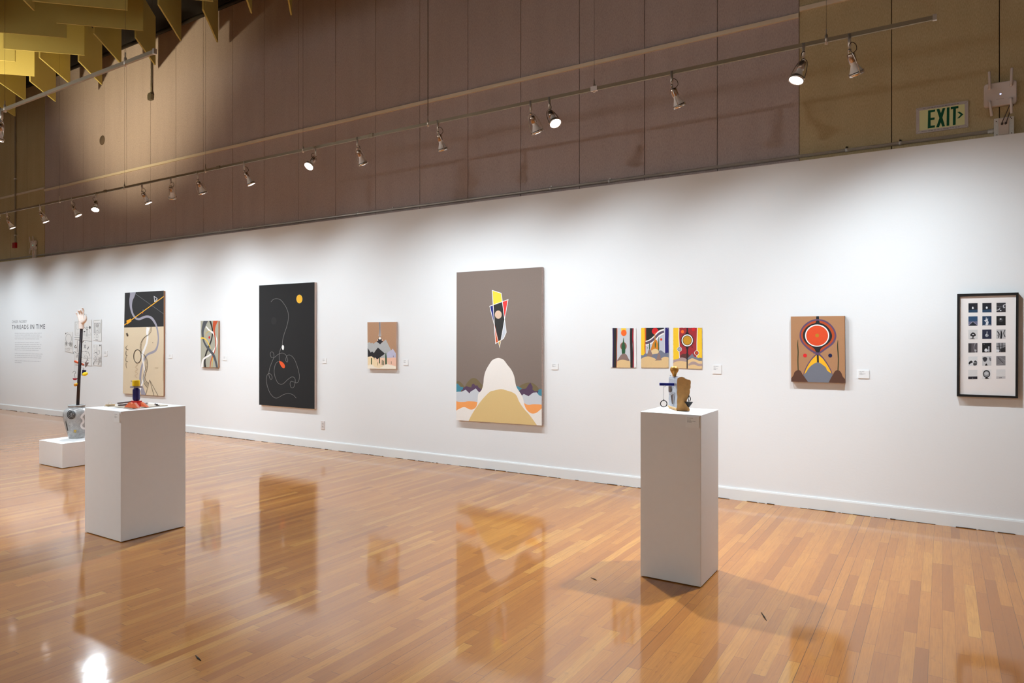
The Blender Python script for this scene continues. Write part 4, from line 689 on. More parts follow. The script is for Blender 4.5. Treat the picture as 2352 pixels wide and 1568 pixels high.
# ------------------------------------------------------------------ hanging ceiling baffles, a 45 degree egg-crate
ZB0, ZB1 = 5.655, 6.385
def baffle(xa, ya, xb, yb, label):
    a = Vector((xa, ya, 0)); c = Vector((xb, yb, 0)); t = (c - a).normalized(); n = Vector((-t.y, t.x, 0)) * 0.010
    root = empty('ceiling_baffle', ((xa + xb) / 2, (ya + yb) / 2, ZB0), label, 'ceiling baffle', 'hanging ceiling baffles')
    MB().hexa([p + Vector((0, 0, ZB0)) for p in (a - n, c - n, c + n, a + n)], [p + Vector((0, 0, ZB1)) for p in (a - n, c - n, c + n, a + n)], M_BAFFLE).build('board', root)
    for f in (0.15, 0.85):
        p = a.lerp(c, f); MB().tube([(p.x, p.y, ZB1 - 0.01), (p.x, p.y, ZC)], 0.0015, M_WIRE, 5).build('wire', root)
D0 = CAM.y
for k in range(-3, 5):
    o = -1.52 * k; r = 'yellow beige ceiling baffle hanging in the dim part of the grid outside the picture'
    lb = {('A', 0): 'wide upper ceiling baffle facing the viewer, right end of the front facing row', ('A', 1): 'bright yellow lit ceiling baffle facing the viewer, second in the row', ('A', 2): 'pale brightest ceiling baffle facing the viewer at the left edge',
          ('B', 0): 'steep ceiling baffle tip, second from the right, over the dark ceiling', ('B', 1): 'steep ceiling baffle under the wide upper one, its tip above the track', ('B', 2): 'steep ceiling baffle lit warm, just right of the pale brightest one', ('B', -1): 'tiny ceiling baffle corner at the top edge, farthest right',
          ('C', 0): 'steep ceiling baffle farthest right with a full pointed tip at the top edge', ('C', 1): 'steep ceiling baffle crossing the end of the shorter track', ('C', 2): 'steep ceiling baffle hanging behind the shorter track, middle', ('C', 3): 'lowest steep ceiling baffle tip, left above the shorter track',
          ('D', 0): 'dim wide ceiling baffle facing the viewer at the top left corner'}
    baffle(-9.83 + o, D0 + 4.47, -9.09 + o, D0 + 5.20, lb.get(('A', k), r))
    baffle(-8.96 + o, D0 + 5.65, -8.22 + o, D0 + 4.89, lb.get(('B', k), r))
    baffle(-8.57 + o, D0 + 5.95, -7.87 + o, D0 + 5.26, lb.get(('C', k), r))
    baffle(-10.96 + o, D0 + 4.02, -10.21 + o, D0 + 4.77, lb.get(('D', k), r))
    baffle(-9.55 + o, D0 + 3.05, -8.81 + o, D0 + 3.78, r); baffle(-9.70 + o, D0 + 4.15, -8.96 + o, D0 + 3.42, r)
# ------------------------------------------------------------------ services on the upper wall
PY = YP - 0.006                                                     # face of the olive panels
# long conduit on the ledge of the white wall
zc = ZW + 0.066; xa, xb = -20.3, onY(2283, 307, YP - 0.02).x
root = empty('wall_conduit', ((xa + xb) / 2, YP - 0.02, zc), 'thin grey metal conduit lying along the top of the white wall', 'conduit')
MB().tube([(xa, YP - 0.02, zc), (xb, YP - 0.02, zc)], 0.0145, M_GALV, 12).build('pipe', root)
for px in (1945, 2068, 1400, 1265, 820, 900, 503, 555, 263, 310, 117, 45):
    cx_ = onY(px, 400, YP - 0.02).x
    mb = MB().lathe([(0.0145, -0.012), (0.018, -0.012), (0.018, 0.012), (0.0145, 0.012)], (cx_, YP - 0.02, zc), (1, 0, 0), M_GALV, 14); mb.box(cx_ - 0.01, cx_ + 0.01, YP - 0.006, YP + 0.002, zc - 0.002, zc + 0.036, M_GALV); mb.build('clamp', root)
MB().lathe([(0, -0.03), (0.016, -0.03), (0.016, -0.012), (0.02, -0.01), (0.02, 0.01), (0.016, 0.012), (0.016, 0.028), (0, 0.028)], (xb - 0.012, YP - 0.02, zc), (1, 0, 0), M_GALV, 10).build('coupling', root)
T_R = crop(2240, 140, 8.714)
def yq(T, Y, pts): return [onY(*T(*p), Y) for p in pts]
# exit sign
TX = crop(2090, 220, 15.68); ys = PY - 0.012
q = yq(TX, ys, [(224, 450), (2100, 165), (2100, 1122), (220, 1368)]); x0 = (q[0].x + q[3].x) / 2; x1 = (q[1].x + q[2].x) / 2; z1 = (q[0].z + q[1].z) / 2; z0 = (q[2].z + q[3].z) / 2
root = empty('exit_sign', ((x0 + x1) / 2, ys, z0), 'pale green exit sign with dark green letters and a right arrow', 'exit sign')
ALU = mat((196, 184, 178), 0.4, 0.3, key='sign_frame'); w_ = 0.024; mb = MB(); o4 = [(x0, z0), (x1, z0), (x1, z1), (x0, z1)]; i4 = [(x0 + w_, z0 + w_), (x1 - w_, z0 + w_), (x1 - w_, z1 - w_), (x0 + w_, z1 - w_)]
for i in range(4):
    j = (i + 1) % 4; r4 = [o4[i], o4[j], i4[j], i4[i]]; mb.hexa([(a, PY, c) for a, c in r4], [(a, ys, c) for a, c in r4], ALU)
for a, c in zip(o4, i4): mb.tube([(a[0], ys - 0.0002, a[1]), (c[0], ys - 0.0002, c[1])], 0.0006, M_DARKM, 4)
rr = random.Random(2)
for zz, xs_ in ((z1 - 0.014, x0 + 0.05), (z0 + 0.012, x0 + 0.04)):            # fine print, too small to read
    x = xs_
    while x < x1 - 0.06:
        l = rr.uniform(0.006, 0.02); mb.add([(x, ys - 0.0004, zz - 0.002), (x + l, ys - 0.0004, zz - 0.002), (x + l, ys - 0.0004, zz + 0.002), (x, ys - 0.0004, zz + 0.002)], [[0, 1, 2, 3]], M_INK); x += l + rr.uniform(0.002, 0.008)
mb.build('sign_frame', root)
bd = MB().box(x0 + w_ - 0.004, x1 - w_ + 0.004, ys + 0.003, PY - 0.0002, z0 + w_ - 0.004, z1 - w_ + 0.004, mat((228, 226, 168), 0.6, key='sign_face')).build('sign_face', root)
GE = mat((0, 82, 54), 0.6, key='sign_green')
for nm, p in (('letter', [(655, 530), (910, 490), (905, 565), (745, 598), (745, 795), (890, 775), (885, 855), (745, 880), (745, 1080), (900, 1060), (895, 1137), (640, 1175)]), ('letter', [(960, 485), (1060, 470), (1115, 620), (1180, 445), (1275, 435), (1170, 780), (1262, 1092), (1165, 1107), (1110, 955), (1050, 1125), (945, 1137), (1060, 800)]), ('letter', [(1330, 424), (1425, 412), (1415, 1070), (1318, 1084)]), ('letter', [(1470, 405), (1745, 360), (1745, 440), (1655, 460), (1645, 1040), (1545, 1055), (1555, 475), (1470, 490)]), ('arrow', [(1700, 580), (1790, 568), (1925, 665), (1780, 800), (1695, 817), (1828, 680)])):
    pts = yq(TX, ys + 0.002, p); mb = MB(); tris = tessellate_polygon([[Vector((a.x, a.z, 0)) for a in pts]]); n = len(pts); bk = [a + Vector((0, 0.0012, 0)) for a in pts]
    mb.add(pts + bk, [list(t) for t in tris] + [[i, (i + 1) % n, n + (i + 1) % n, n + i] for i in range(n)], GE); mb.build(nm, bd)
# wireless routers
def rounded(w2, h2, r, n=6):
    out = []
    for cx_, cz_, a0 in ((w2 - r, h2 - r, 0), (-w2 + r, h2 - r, 90), (-w2 + r, -h2 + r, 180), (w2 - r, -h2 + r, 270)):
        for k in range(n + 1):
            q = math.radians(a0 + 90 * k / n); out.append((cx_ + r * math.cos(q), cz_ + r * math.sin(q)))
    return out
def router(cx_, cz_, label, led, tilts, group='wireless routers above the white wall'):
    root = empty('wireless_router', (cx_, PY - 0.03, cz_ - 0.095), label, 'router', group); W2, H2, d = 0.108, 0.095, 0.036
    out = rounded(W2, H2, 0.022); out2 = rounded(W2 - 0.005, H2 - 0.005, 0.02); n = len(out); y0 = PY - 0.012
    mb = MB(); rings = [[(cx_ + x, y0, cz_ + z) for x, z in out], [(cx_ + x, y0 - d + 0.006, cz_ + z) for x, z in out], [(cx_ + x, y0 - d, cz_ + z) for x, z in out2]]
    mb.add(sum(rings, []), [[i * n + k, i * n + (k + 1) % n, (i + 1) * n + (k + 1) % n, (i + 1) * n + k] for i in range(2) for k in range(n)] + [list(range(2 * n, 3 * n)), list(range(n))[::-1]], M_PLAST)
    mb.box(cx_ + W2 - 0.002, cx_ + W2 + 0.001, y0 - 0.022, y0 - 0.008, cz_ - 0.03, cz_ + 0.01, M_DARKM)
    for k in range(7): mb.box(cx_ - 0.025 + k * 0.0072, cx_ - 0.025 + k * 0.0072 + 0.004, y0 - d - 0.0004, y0 - d + 0.0001, cz_ - 0.043, cz_ - 0.040, M_INK)
    body = mb.build('body', root)
    MB().lathe([(0, 0.0012), (0.005, 0.0006), (0.0055, 0.0)], (cx_ + 0.002, y0 - d, cz_ - 0.002), (0, -1, 0), emis('led_' + label[:6].replace(' ', '_'), led, 6.0), 12).build('indicator_light', body)
    for i, (sx, sz, ax_, l) in enumerate(tilts):
        p = Vector((cx_ + sx * 0.070, y0 - d, cz_ + sz * 0.055)); u = Vector((ax_, -0.12, math.copysign(1, sz))).normalized()
        mb = MB().lathe([(0.0125, 0.0), (0.0125, 0.004), (0.009, 0.006), (0.009, 0.016), (0, 0.016)], p, (0, -1, 0), M_PLAST, 14)
        e = p + Vector((0, -0.013, 0)); mb.tube([e, e + u * 0.012, e + u * (l - 0.004), e + u * l], [0.0075, 0.0098, 0.0098, 0.006], M_PLAST, 12); mb.build('antenna', root)
    mb = MB().box(cx_ - 0.05, cx_ + 0.05, y0 - 0.0005, PY + 0.003, cz_ - 0.06, cz_ + 0.06, M_DARKM); mb.build('mount', root)
    return root
def outlet_box(q, label):
    x0, x1, z0, z1 = q; root = empty('junction_box', ((x0 + x1) / 2, PY - 0.02, z0), label, 'electrical box', 'metal electrical boxes under the routers'); y = PY - 0.034
    mb = MB().box(x0, x1, y, PY + 0.003, z0, z1, M_GALV)
    for a, c in ((0.12, 0.85), (0.88, 0.9), (0.15, 0.15), (0.88, 0.15), (0.82, 0.97), (0.25, 0.06)): mb.lathe([(0, 0.0008), (0.004, 0.0008), (0.004, 0)], (x0 + (x1 - x0) * a, y, z0 + (z1 - z0) * c), (0, -1, 0), M_DARKM, 8)
    bx = mb.build('box', root); bevel(bx, 0.002)
    a0 = x0 + (x1 - x0) * 0.22; a1 = x0 + (x1 - x0) * 0.76; mb = MB().box(a0, a1, y - 0.006, y + 0.001, z0 + (z1 - z0) * 0.12, z0 + (z1 - z0) * 0.96, mat((226, 206, 190), 0.5, key='ivory_plastic')); bevel(mb.build('cover_plate', root), 0.003)
    return (a0 + a1) / 2, y - 0.006, z0 + (z1 - z0) * 0.66, root
cR = onY(*T_R(500, 655), PY - 0.048)
router(cR.x, cR.z, 'white four antenna router at the right edge beside the exit sign', (150, 170, 255), [(-1, 1, -0.03, 0.130), (1, 1, 0.03, 0.130), (-1, -1, 0.10, 0.125), (1, -1, 0.02, 0.125)])
q = yq(T_R, PY - 0.034, [(375, 1150), (778, 1110), (775, 1430), (375, 1482)])
bx_, by_, bz_, rt = outlet_box(((q[0].x + q[3].x) / 2, (q[1].x + q[2].x) / 2, ZW + 0.004, (q[0].z + q[1].z) / 2), 'grey metal electrical box under the right hand router, two cables plugged in')
for s in (-0.012, 0.012):
    root = MB().tube(smooth_path([(bx_ + s, by_ - 0.004, bz_), (bx_ + s * 1.2, by_ - 0.022, bz_ + 0.004), (bx_ + s + 0.02, by_ - 0.02, bz_ + 0.06), (bx_ + 0.055 + s, by_ + 0.012, cR.z - 0.088)], 7), 0.0032, mat((96, 84, 78), 0.6, key='grey_cable'), 8).lathe([(0.004, 0), (0.0075, 0), (0.0075, 0.018), (0.004, 0.022)], (bx_ + s, by_, bz_), (0, -1, 0.2), mat((84, 74, 70), 0.6, key='plug'), 10).build('cable', rt)
TLF = crop(0, 480, 12.06)
cL = onY(*TLF(905, 1000), PY - 0.048)
router(cL.x, cL.z, 'small distant white router above the left part of the white wall', (90, 255, 200), [(-1, 1, -0.05, 0.125), (1, 1, -0.03, 0.125), (-1, -1, 0.02, 0.125), (1, -1, -0.1, 0.125)])
outlet_box((cL.x - 0.06, cL.x + 0.085, ZW + 0.004, cL.z - 0.10), 'grey metal electrical box under the small left hand router')
# red alarm box and its drop conduit
p = onY(*TLF(385, 1000), PY - 0.04); root = empty('alarm_box', (p.x, PY - 0.02, p.z - 0.06), 'small dark red fire alarm box on the olive panel at far left', 'alarm box')
bevel(MB().box(p.x - 0.068, p.x + 0.055, PY - 0.045, PY + 0.002, p.z - 0.055, p.z + 0.055, mat((150, 8, 10), 0.4, key='alarm_red')).build('housing', root), 0.004)
cxx = p.x + 0.02; ztop = onY(32, 255, PY).z
mb = MB().tube(smooth_path([(cxx, PY - 0.022, p.z + 0.05), (cxx, PY - 0.022, 4.2), (cxx, PY - 0.022, ztop - 0.25), (cxx, PY - 0.022, ztop - 0.1), (cxx - 0.10, PY - 0.02, ztop + 0.12)], 6), 0.0135, mat((150, 140, 125), 0.45, 0.7, key='conduit_metal'), 10); mb.build('conduit', root)
for z in (p.z + 0.21, 4.9): MB().box(cxx - 0.028, cxx + 0.028, PY - 0.038, PY + 0.002, z - 0.012, z + 0.012, M_GALV).build('strap', root)
# pull box hanging on a conduit, upper left
pj = onY(347, 222, YP - 0.02); root = empty('conduit_box', (pj.x, YP - 0.02, pj.z - 0.05), 'small grey box at the end of a vertical conduit on the upper panels', 'electrical box')
BXM = mat((116, 108, 92), 0.5, 0.6, key='box_metal')
MB().extrude([(pj.x + a, YP - 0.055, pj.z + c) for a, c in ((-0.045, -0.06), (0.045, -0.06), (0.055, -0.02), (0.055, 0.03), (0.03, 0.06), (-0.02, 0.06), (-0.055, 0.03), (-0.055, -0.03))], (0, 0.056, 0), BXM).build('box', root)
MB().tube([(pj.x + 0.012, YP - 0.02, pj.z + 0.05), (pj.x + 0.02, YP - 0.02, pj.z + 0.25), (pj.x + 0.022, YP - 0.02, ZC - 0.02)], [0.02, 0.0125, 0.0125], BXM, 10).build('conduit', root)
# round dark spot on the panels, built as a low disc
pr = onY(235, 322, YP); tag(MB().lathe([(0, 0.006), (0.085, 0.006), (0.09, 0.0)], pr, (0, -1, 0), mat((104, 88, 76), 0.9, key='round_patch'), 28).build('round_spot', org=pr), 'dark grey round spot on the upper taupe panels at left', 'wall plate')
# pipe along the ceiling edge
tag(MB().tube([(X0 + 0.1, -0.05, ZC - 0.1), (X1 - 0.1, -0.05, ZC - 0.1)], 0.03, mat((40, 34, 28), 0.5, 0.4, key='ceiling_pipe'), 10).build('ceiling_pipe', org=(-8, -0.05, ZC - 0.1)), 'dark pipe running along the ceiling edge above the panels', 'pipe')
# wall outlet
p = onY(741.5, 976, -0.004); root = empty('wall_outlet', (p.x, 0, p.z - 0.06), 'white double power outlet low on the wall right of the charcoal painting', 'power outlet')
bevel(MB().box(p.x - 0.036, p.x + 0.036, -0.006, 0.0, p.z - 0.059, p.z + 0.059, M_PLAST).build('cover_plate', root), 0.002)
for s in (-1, 1):
    mb = MB().box(p.x - 0.016, p.x + 0.016, -0.0085, -0.005, p.z + s * 0.021 - 0.014, p.z + s * 0.021 + 0.014, mat((205, 198, 192), 0.5, key='outlet_face'))
    for sx in (-0.006, 0.006): mb.box(p.x + sx - 0.0012, p.x + sx + 0.0012, -0.0088, -0.0084, p.z + s * 0.021 - 0.003, p.z + s * 0.021 + 0.007, M_DARKM)
    mb.build('socket', root)
#@@END
#@@OBJECTS
# ------------------------------------------------------------------ pedestals
def pedestal(label, x0, x1, y0, y1, h, name='display_pedestal', group='white display pedestals'):
    mb = MB().box(x0, x1, y0, y1, 0.005, h, M_PED).box(x0 + 0.03, x1 - 0.03, y0 + 0.03, y1 - 0.03, 0.0, 0.006, M_DARKM)
    o = mb.build(name, org=((x0 + x1) / 2, (y0 + y1) / 2, 0)); bevel(o, 0.004, 3); return tag(o, label, 'pedestal', group)
pedestal('tall slim white pedestal under the sculpture with the gold bulb', *PR)
pedestal('wide white pedestal under the sculpture topped by a yellow cylinder', *PL)
PV_ = (-9.335, -8.775, -2.640, -2.080, 0.293)
pedestal('low white plinth under the grey vase, partly behind the wide pedestal', *PV_)
# ------------------------------------------------------------------ block sculpture with gold bulb (right pedestal)
TB = crop(1500, 830, 13.064); z0 = PR[4]
Pn = onZ(1553, 943.5, z0); dn = (Pn - CAM).dot(FW); dv = onZ(1532.5, 936.4, z0) - Pn; dv = dv * 0.93
b = lambda x, y, dd=0.0: at(*TB(x, y), dn + dd)
GOLD = mat((206, 154, 92), 0.65, 0.0, key='gold_paint', noise=0.22, scale=45, bump=0.5); GREYP = mat((178, 180, 188), 0.55, key='grey_paint', noise=0.12, scale=50, bump=0.4); SANDP = mat((214, 176, 124), 0.75, key='sand_paint', noise=0.2, scale=60, bump=0.5); FOIL = mat((150, 148, 156), 0.35, 0.6, key='crumpled_foil', noise=0.3, scale=70)
root = empty('block_sculpture', Pn + dv * 0.5 + RT * 0.04, 'small grey and gold block sculpture carrying a gold light bulb and a blue bar', 'sculpture')
rnd = random.Random(4)
outline = [(718, 1490), (690, 1420), (712, 1395), (722, 1290), (716, 1180), (728, 1060), (716, 940), (728, 830), (716, 700), (722, 560), (738, 492), (800, 470), (866, 462), (930, 478), (955, 498), (968, 520), (1040, 540), (1100, 548), (1130, 580), (1134, 640), (1124, 700), (1128, 770), (1118, 810), (1096, 836), (1108, 880), (1100, 950), (1080, 1020), (1040, 1090), (1010, 1180), (1000, 1240), (1030, 1310), (1090, 1400), (1104, 1440), (1098, 1496), (960, 1500), (840, 1496), (780, 1488)]
fr = [b(*p) for p in outline]; N = len(fr); fr[0].z = fr[-1].z = fr[-2].z = fr[-3].z = fr[-4].z = z0 + 0.0005
bk = [p + dv + Vector((0, 0, rnd.uniform(-0.004, 0.002) if 9 < i < 17 else 0)) for i, p in enumerate(fr)]
mb = MB(); tris = [list(t) for t in tessellate_polygon([[Vector((x, -y, 0)) for x, y in outline]])]
mb.add(fr, tris, GOLD); mb.add(bk, tris, GREYP)
for i in range(N):
    j = (i + 1) % N; m = SANDP if i in (0, 1) else (GREYP if i < 10 else (FOIL if i < 16 else GOLD))
    mb.add([fr[i], fr[j], bk[j], bk[i]], [[0, 1, 2, 3]], m)
mb.build('block', root)
ln = dv.cross(UP).normalized(); ln = ln if ln.dot(RT) < 0 else -ln
LP = b(722, 1000) + ln * 0.0035
def onL(x, y, lift):
    d = ray(x, y); t = (LP + ln * lift - CAM).dot(ln) / d.dot(ln); return CAM + d * t
mb = MB(); draw(mb, [('p', (206, 206, 214), [(458, 900), (468, 900), (506, 930), (552, 912), (556, 930), (505, 965), (452, 915)]), ('p', (74, 58, 54), [(462, 740), (556, 740), (550, 915), (505, 935), (462, 895)]), ('p', (110, 92, 84), [(492, 740), (515, 740), (508, 905), (486, 880)]), ('p', (70, 54, 50), [(528, 1022), (628, 955), (602, 1272), (566, 1272)]), ('p', (120, 104, 98), [(575, 1000), (600, 978), (590, 1240), (578, 1240)]), ('p', (206, 206, 214), [(620, 960), (634, 955), (612, 1270), (602, 1272)])], TB, None, onL)
mb.build('painted_notch_shade', root, recalc=False)  # flat painted shapes: recess shade and lighter cut faces put into the colour
mb = MB(); rnd = random.Random(9)
for i in range(34):                                              # torn foil edges along the top
    f = rnd.random(); u = rnd.random(); c = b(740 + 300 * u, 470 + 60 * u, 0) + dv * f + Vector((0, 0, 0.001)); a_ = Vector((rnd.uniform(-1, 1), rnd.uniform(-1, 1), rnd.uniform(-.2, .5))) * 0.012; b2 = Vector((rnd.uniform(-1, 1), rnd.uniform(-1, 1), rnd.uniform(0.0, .6))) * 0.010
    mb.add([c, c + a_, c + b2, c + Vector((0, 0, -0.002))], [[0, 1, 2], [0, 3, 1], [1, 3, 2], [2, 3, 0]], FOIL)
mb.build('foil_top', root)
c = b(640, 432, 0.10); pr_ = [(0, -0.004), (0.0125, -0.004), (0.0125, 0.006), (0.0145, 0.013), (0.019, 0.021), (0.0245, 0.029), (0.028, 0.0375), (0.0285, 0.044), (0.027, 0.051), (0.023, 0.058), (0.016, 0.0635), (0.008, 0.066), (0, 0.0668)]
MB().lathe(pr_, c, (0, 0, 1), mat((196, 140, 62), 0.42, 0.6, key='gold_bulb', noise=0.08), 28).build('light_bulb', root)
BL = mat((20, 34, 132), 0.5, key='cobalt_paint'); c0 = b(195, 680, 0.025); c1 = b(632, 686, 0.025); ax = (c1 - c0) / 2
bevel(MB().obox((c0 + c1) / 2, ax, FW * 0.008, UP * 0.0084, BL).build('blue_bar', root), 0.001)
MB().obox(b(672, 690, 0.022), RT * 0.0085, FW * 0.008, UP * 0.0075, GREYP).build('bar_bracket', root)
BKM = mat((26, 24, 26), 0.55, key='black_clay')
rc = b(320, 1265, 0.025); circ = [rc + (RT * math.cos(q) + UP * math.sin(q)) * 0.0212 for q in [2 * math.pi * i / 36 for i in range(36)]]
hr = MB().tube(circ, 0.0030, BKM, 10, closed=True).lathe([(0, 0.006), (0.004, 0.0), (0, -0.003)], rc + UP * 0.0255, (0, 0, 1), BKM, 8).build('hanging_ring', root)
MB().tube([rc + UP * 0.026, b(318, 716, 0.025)], 0.0008, BKM, 6).tube([b(330, 770, 0.02), b(345, 752, 0.02), b(380, 742, 0.022), b(392, 722, 0.024)], 0.0009, BKM, 6).build('string', hr)
cc = b(1072, 1212, -0.012); hc = MB().lathe([(0, 0.0015), (0.0262, 0.0), (0.0255, -0.003), (0.004, -0.034), (0, -0.0355)], cc, (0, 0, 1), BKM, 24).build('hanging_cone', root)
hk = [(1078, 1195), (1060, 1170), (1062, 1140), (1052, 1100), (1072, 1052), (1100, 1060), (1122, 1110), (1112, 1165), (1090, 1185)]
MB().tube([b(x, y, -0.012) for x, y in smooth_path(hk, 5)], 0.0028, BKM, 8).tube([b(1075, 1055, -0.012), b(1082, 1020, -0.004), b(1078, 1000, 0.02)], 0.0026, BKM, 8).build('hook', hc)
# ------------------------------------------------------------------ tabletop sculpture with yellow cylinder (left pedestal)
TT_ = crop(235, 860, 15.174); zt = PL[4]; x0, x1, y0, y1 = -5.766, -5.352, -3.716, -3.425; zb = zt + 0.007
root = empty('tabletop_sculpture', ((x0 + x1) / 2, (y0 + y1) / 2, zt), 'tabletop sculpture of a navy column and yellow cylinder rising from orange mountains', 'sculpture')
bevel(MB().box(x0, x1, y0, y1, zt + 0.0003, zb, mat((206, 190, 172), 0.7, key='base_board', noise=0.08)).build('base_board', root), 0.0015)
ORM = mat((228, 106, 56), 0.5, key='orange_paint', noise=0.05); RDM = mat((206, 42, 34), 0.5, key='red_paint', noise=0.05)
ya = onZ(*TT_(1050, 1165), zb).y
def slab(pts, y, t, m, nm):
    P = [onY(*TT_(*p), y) for p in pts]
    for p in P:
        if p.z < zb + 0.004: p.z = zb
    MB().extrude(P, (0, t, 0), m).build(nm, root)
slab([(760, 1165), (920, 968), (946, 962), (1015, 1038), (1085, 985), (1105, 980), (1238, 1165)], ya, 0.020, ORM, 'mountain')
yb = onZ(*TT_(1550, 1135), zb).y
slab([(1215, 1135), (1318, 966), (1340, 962), (1552, 1135)], yb, 0.020, ORM, 'mountain')
cc = onZ(*TT_(1185, 1075), zb); dcol = (cc - CAM).dot(FW); zz = lambda y: CAM.z - (860 + y / 15.174 - HY) / F_PX * dcol; kx = dcol / F_PX / 15.174
ztop = zz(912); MB().box(cc.x - 0.040, cc.x + 0.036, cc.y - 0.020, cc.y + 0.026, zb, ztop, RDM).build('red_block', root)
slab([(1090, 1120), (1235, 985), (1320, 985), (1335, 1120)], cc.y - 0.034, 0.018, RDM, 'mountain')
r = 108 * kx; o8 = [(r * (1 if s1 else .42) * sx, r * (.42 if s1 else 1) * sy) for sx, sy, s1 in ((1, -1, 1), (1, 1, 1), (1, 1, 0), (-1, 1, 0), (-1, 1, 1), (-1, -1, 1), (-1, -1, 0), (1, -1, 0))]
o8 = [(a * RT + c_ * FW) for a, c_ in o8]
NV = mat((34, 24, 92), 0.3, key='navy_gloss', spec=0.5); mb = MB(); za, zb_ = ztop, zz(470); rings = [(za, .72), (za + 0.012, 1), (zb_ - 0.012, 1), (zb_, .72)]
ctr = Vector((cc.x, cc.y, 0)) + FW * 0.0
rows = [[Vector((ctr.x, ctr.y, z)) + p * k for p in o8] for z, k in rings]
mb.add(sum(rows, []), [[i * 8 + k, i * 8 + (k + 1) % 8, (i + 1) * 8 + (k + 1) % 8, (i + 1) * 8 + k] for i in range(3) for k in range(8)] + [list(range(8))[::-1], list(range(24, 32))], NV)
bevel(mb.build('column', root), 0.002, 3)
GRM = mat((136, 128, 138), 0.5, key='grey_clay', noise=0.05)
tp = Vector((ctr.x, ctr.y, 0)) + RT * (-6 * kx)
MB().lathe([(0, zb_ - 0.002), (60 * kx, zb_ - 0.002), (90 * kx, zz(402)), (0, zz(402))], tp, (0, 0, 1), GRM, 24).build('collar', root)
cb = (at(*TT_(965, 436), dcol) + at(*TT_(1392, 430), dcol)) / 2; hl = (at(*TT_(1392, 430), dcol) - at(*TT_(965, 436), dcol)) / 2
bevel(MB().obox(cb + FW * 0.004, hl, FW * 0.006, UP * 0.0072, mat((182, 176, 190), 0.5, key='pale_grey_clay', noise=0.05)).build('crossbar', root), 0.002)
bevel(MB().lathe([(0, zz(396)), (121 * kx, zz(396)), (121 * kx, zz(192)), (0, zz(192))], tp, (0, 0, 1), mat((252, 206, 10), 0.45, key='yellow_paint'), 36).build('yellow_cylinder', root), 0.0015)
GS = mat((138, 128, 128), 0.45, key='grey_slat', noise=0.1)
def bar(p, q, h, m, nm):
    d = (q - p); s = d.cross(UP).normalized(); o = MB().obox((p + q) / 2 + UP * h, d / 2, s * h * 1.1, UP * h, m).build(nm, root); bevel(o, 0.0015); return o
p, q = onZ(*TT_(560, 1098), zb), onZ(*TT_(900, 1068), zb); bar(p, q, 0.0065, GS, 'grey_slat')
bar(Vector((p.x, p.y, zb + 0.016)) - RT * 0.007, Vector((q.x, q.y, zb + 0.020)) + FW * 0.02 + RT * 0.02, 0.0065, GS, 'grey_slat')
p, q = onZ(*TT_(110, 1090), zb), onZ(*TT_(440, 1082), zb); p.x = max(p.x, x0 + 0.008); WDM = mat((226, 196, 150), 0.7, key='pale_wood', noise=0.1); o = bar(p, q, 0.006, WDM, 'wood_strip')
c = (p + q) / 2 + UP * 0.012; MB().tube([c + RT * 0.014 * math.cos(t) + UP * 0.018 * math.sin(t) for t in [math.pi * i / 14 for i in range(15)]], 0.0012, mat((220, 205, 185), 0.5, key='pale_wire'), 6).build('wire_arch', o)
p = onZ(*TT_(1900, 1085), zb); st = MB().sphere(p + UP * 0.008, (0.010, 0.008, 0.008), mat((52, 42, 34), 0.6, key='dark_stone', noise=0.2), n=14).tube([p + UP * 0.006, p + RT * 0.015 + UP * 0.003, p + RT * 0.025 + UP * 0.005], [0.005, 0.003, 0.001], mat((52, 42, 34), 0.6, key='dark_stone', noise=0.2), 8).build('dark_figure', root)
MB().sphere(p - RT * 0.013 + UP * 0.012, (0.007, 0.006, 0.009), mat((170, 165, 160), 0.4, key='pebble'), n=12).build('pale_bead', st)
p = onZ(*TT_(1580, 1040), zb); MB().tube([p - RT * 0.028 + UP * 0.010, p + RT * 0.004 + UP * 0.010], 0.008, mat((226, 224, 226), 0.2, key='clear_tube', spec=0.6), 14).build('pale_tube', root)
# ------------------------------------------------------------------ vase sculpture with pole and raised hand (low plinth)
vz = PV_[4]; vc = onZ(176, 1005.3, vz); dv_ = (vc - CAM).dot(FW); pxm = dv_ / F_PX
prof = [(0.0, 0.0), (0.079, 0.0), (0.084, 0.006), (0.096, 0.045), (0.108, 0.093), (0.124, 0.155), (0.138, 0.222), (0.1455, 0.275), (0.146, 0.305), (0.139, 0.335), (0.124, 0.357), (0.104, 0.373), (0.089, 0.383), (0.0865, 0.389), (0.092, 0.395), (0.0955, 0.403), (0.092, 0.411), (0.083, 0.413), (0.078, 0.405), (0.079, 0.385), (0.10, 0.36), (0.0, 0.34)]
root = empty('vase_sculpture', vc, 'grey painted vase holding a leaning black pole topped by a raised white hand', 'sculpture')
g = G('speckled_vase'); pp, X, Y, Z = g.pos(); n1 = g.noise(pp, 26.0, 5.0); n2 = g.noise(pp, 140.0, 2.0)
col = g.ramp(n1, [(0.3, lin((150, 148, 146))), (0.7, lin((178, 176, 174)))]); col = g.mix(g.ramp(n2, [(0.62, (0, 0, 0, 1)), (0.7, (1, 1, 1, 1))]), col, lin((104, 98, 96)))
g.put(col, g.b.inputs['Base Color']); g.b.inputs['Roughness'].default_value = 0.35
vs_ = MB().lathe(prof, vc, (0, 0, 1), g.m, 48).build('vase', root)
def rad(h):
    P = prof[1:17]
    for (r0, h0), (r1, h1) in zip(P, P[1:]):
        if h0 <= h <= h1 and h1 > h0: return r0 + (r1 - r0) * (h - h0) / (h1 - h0)
    return 0.08
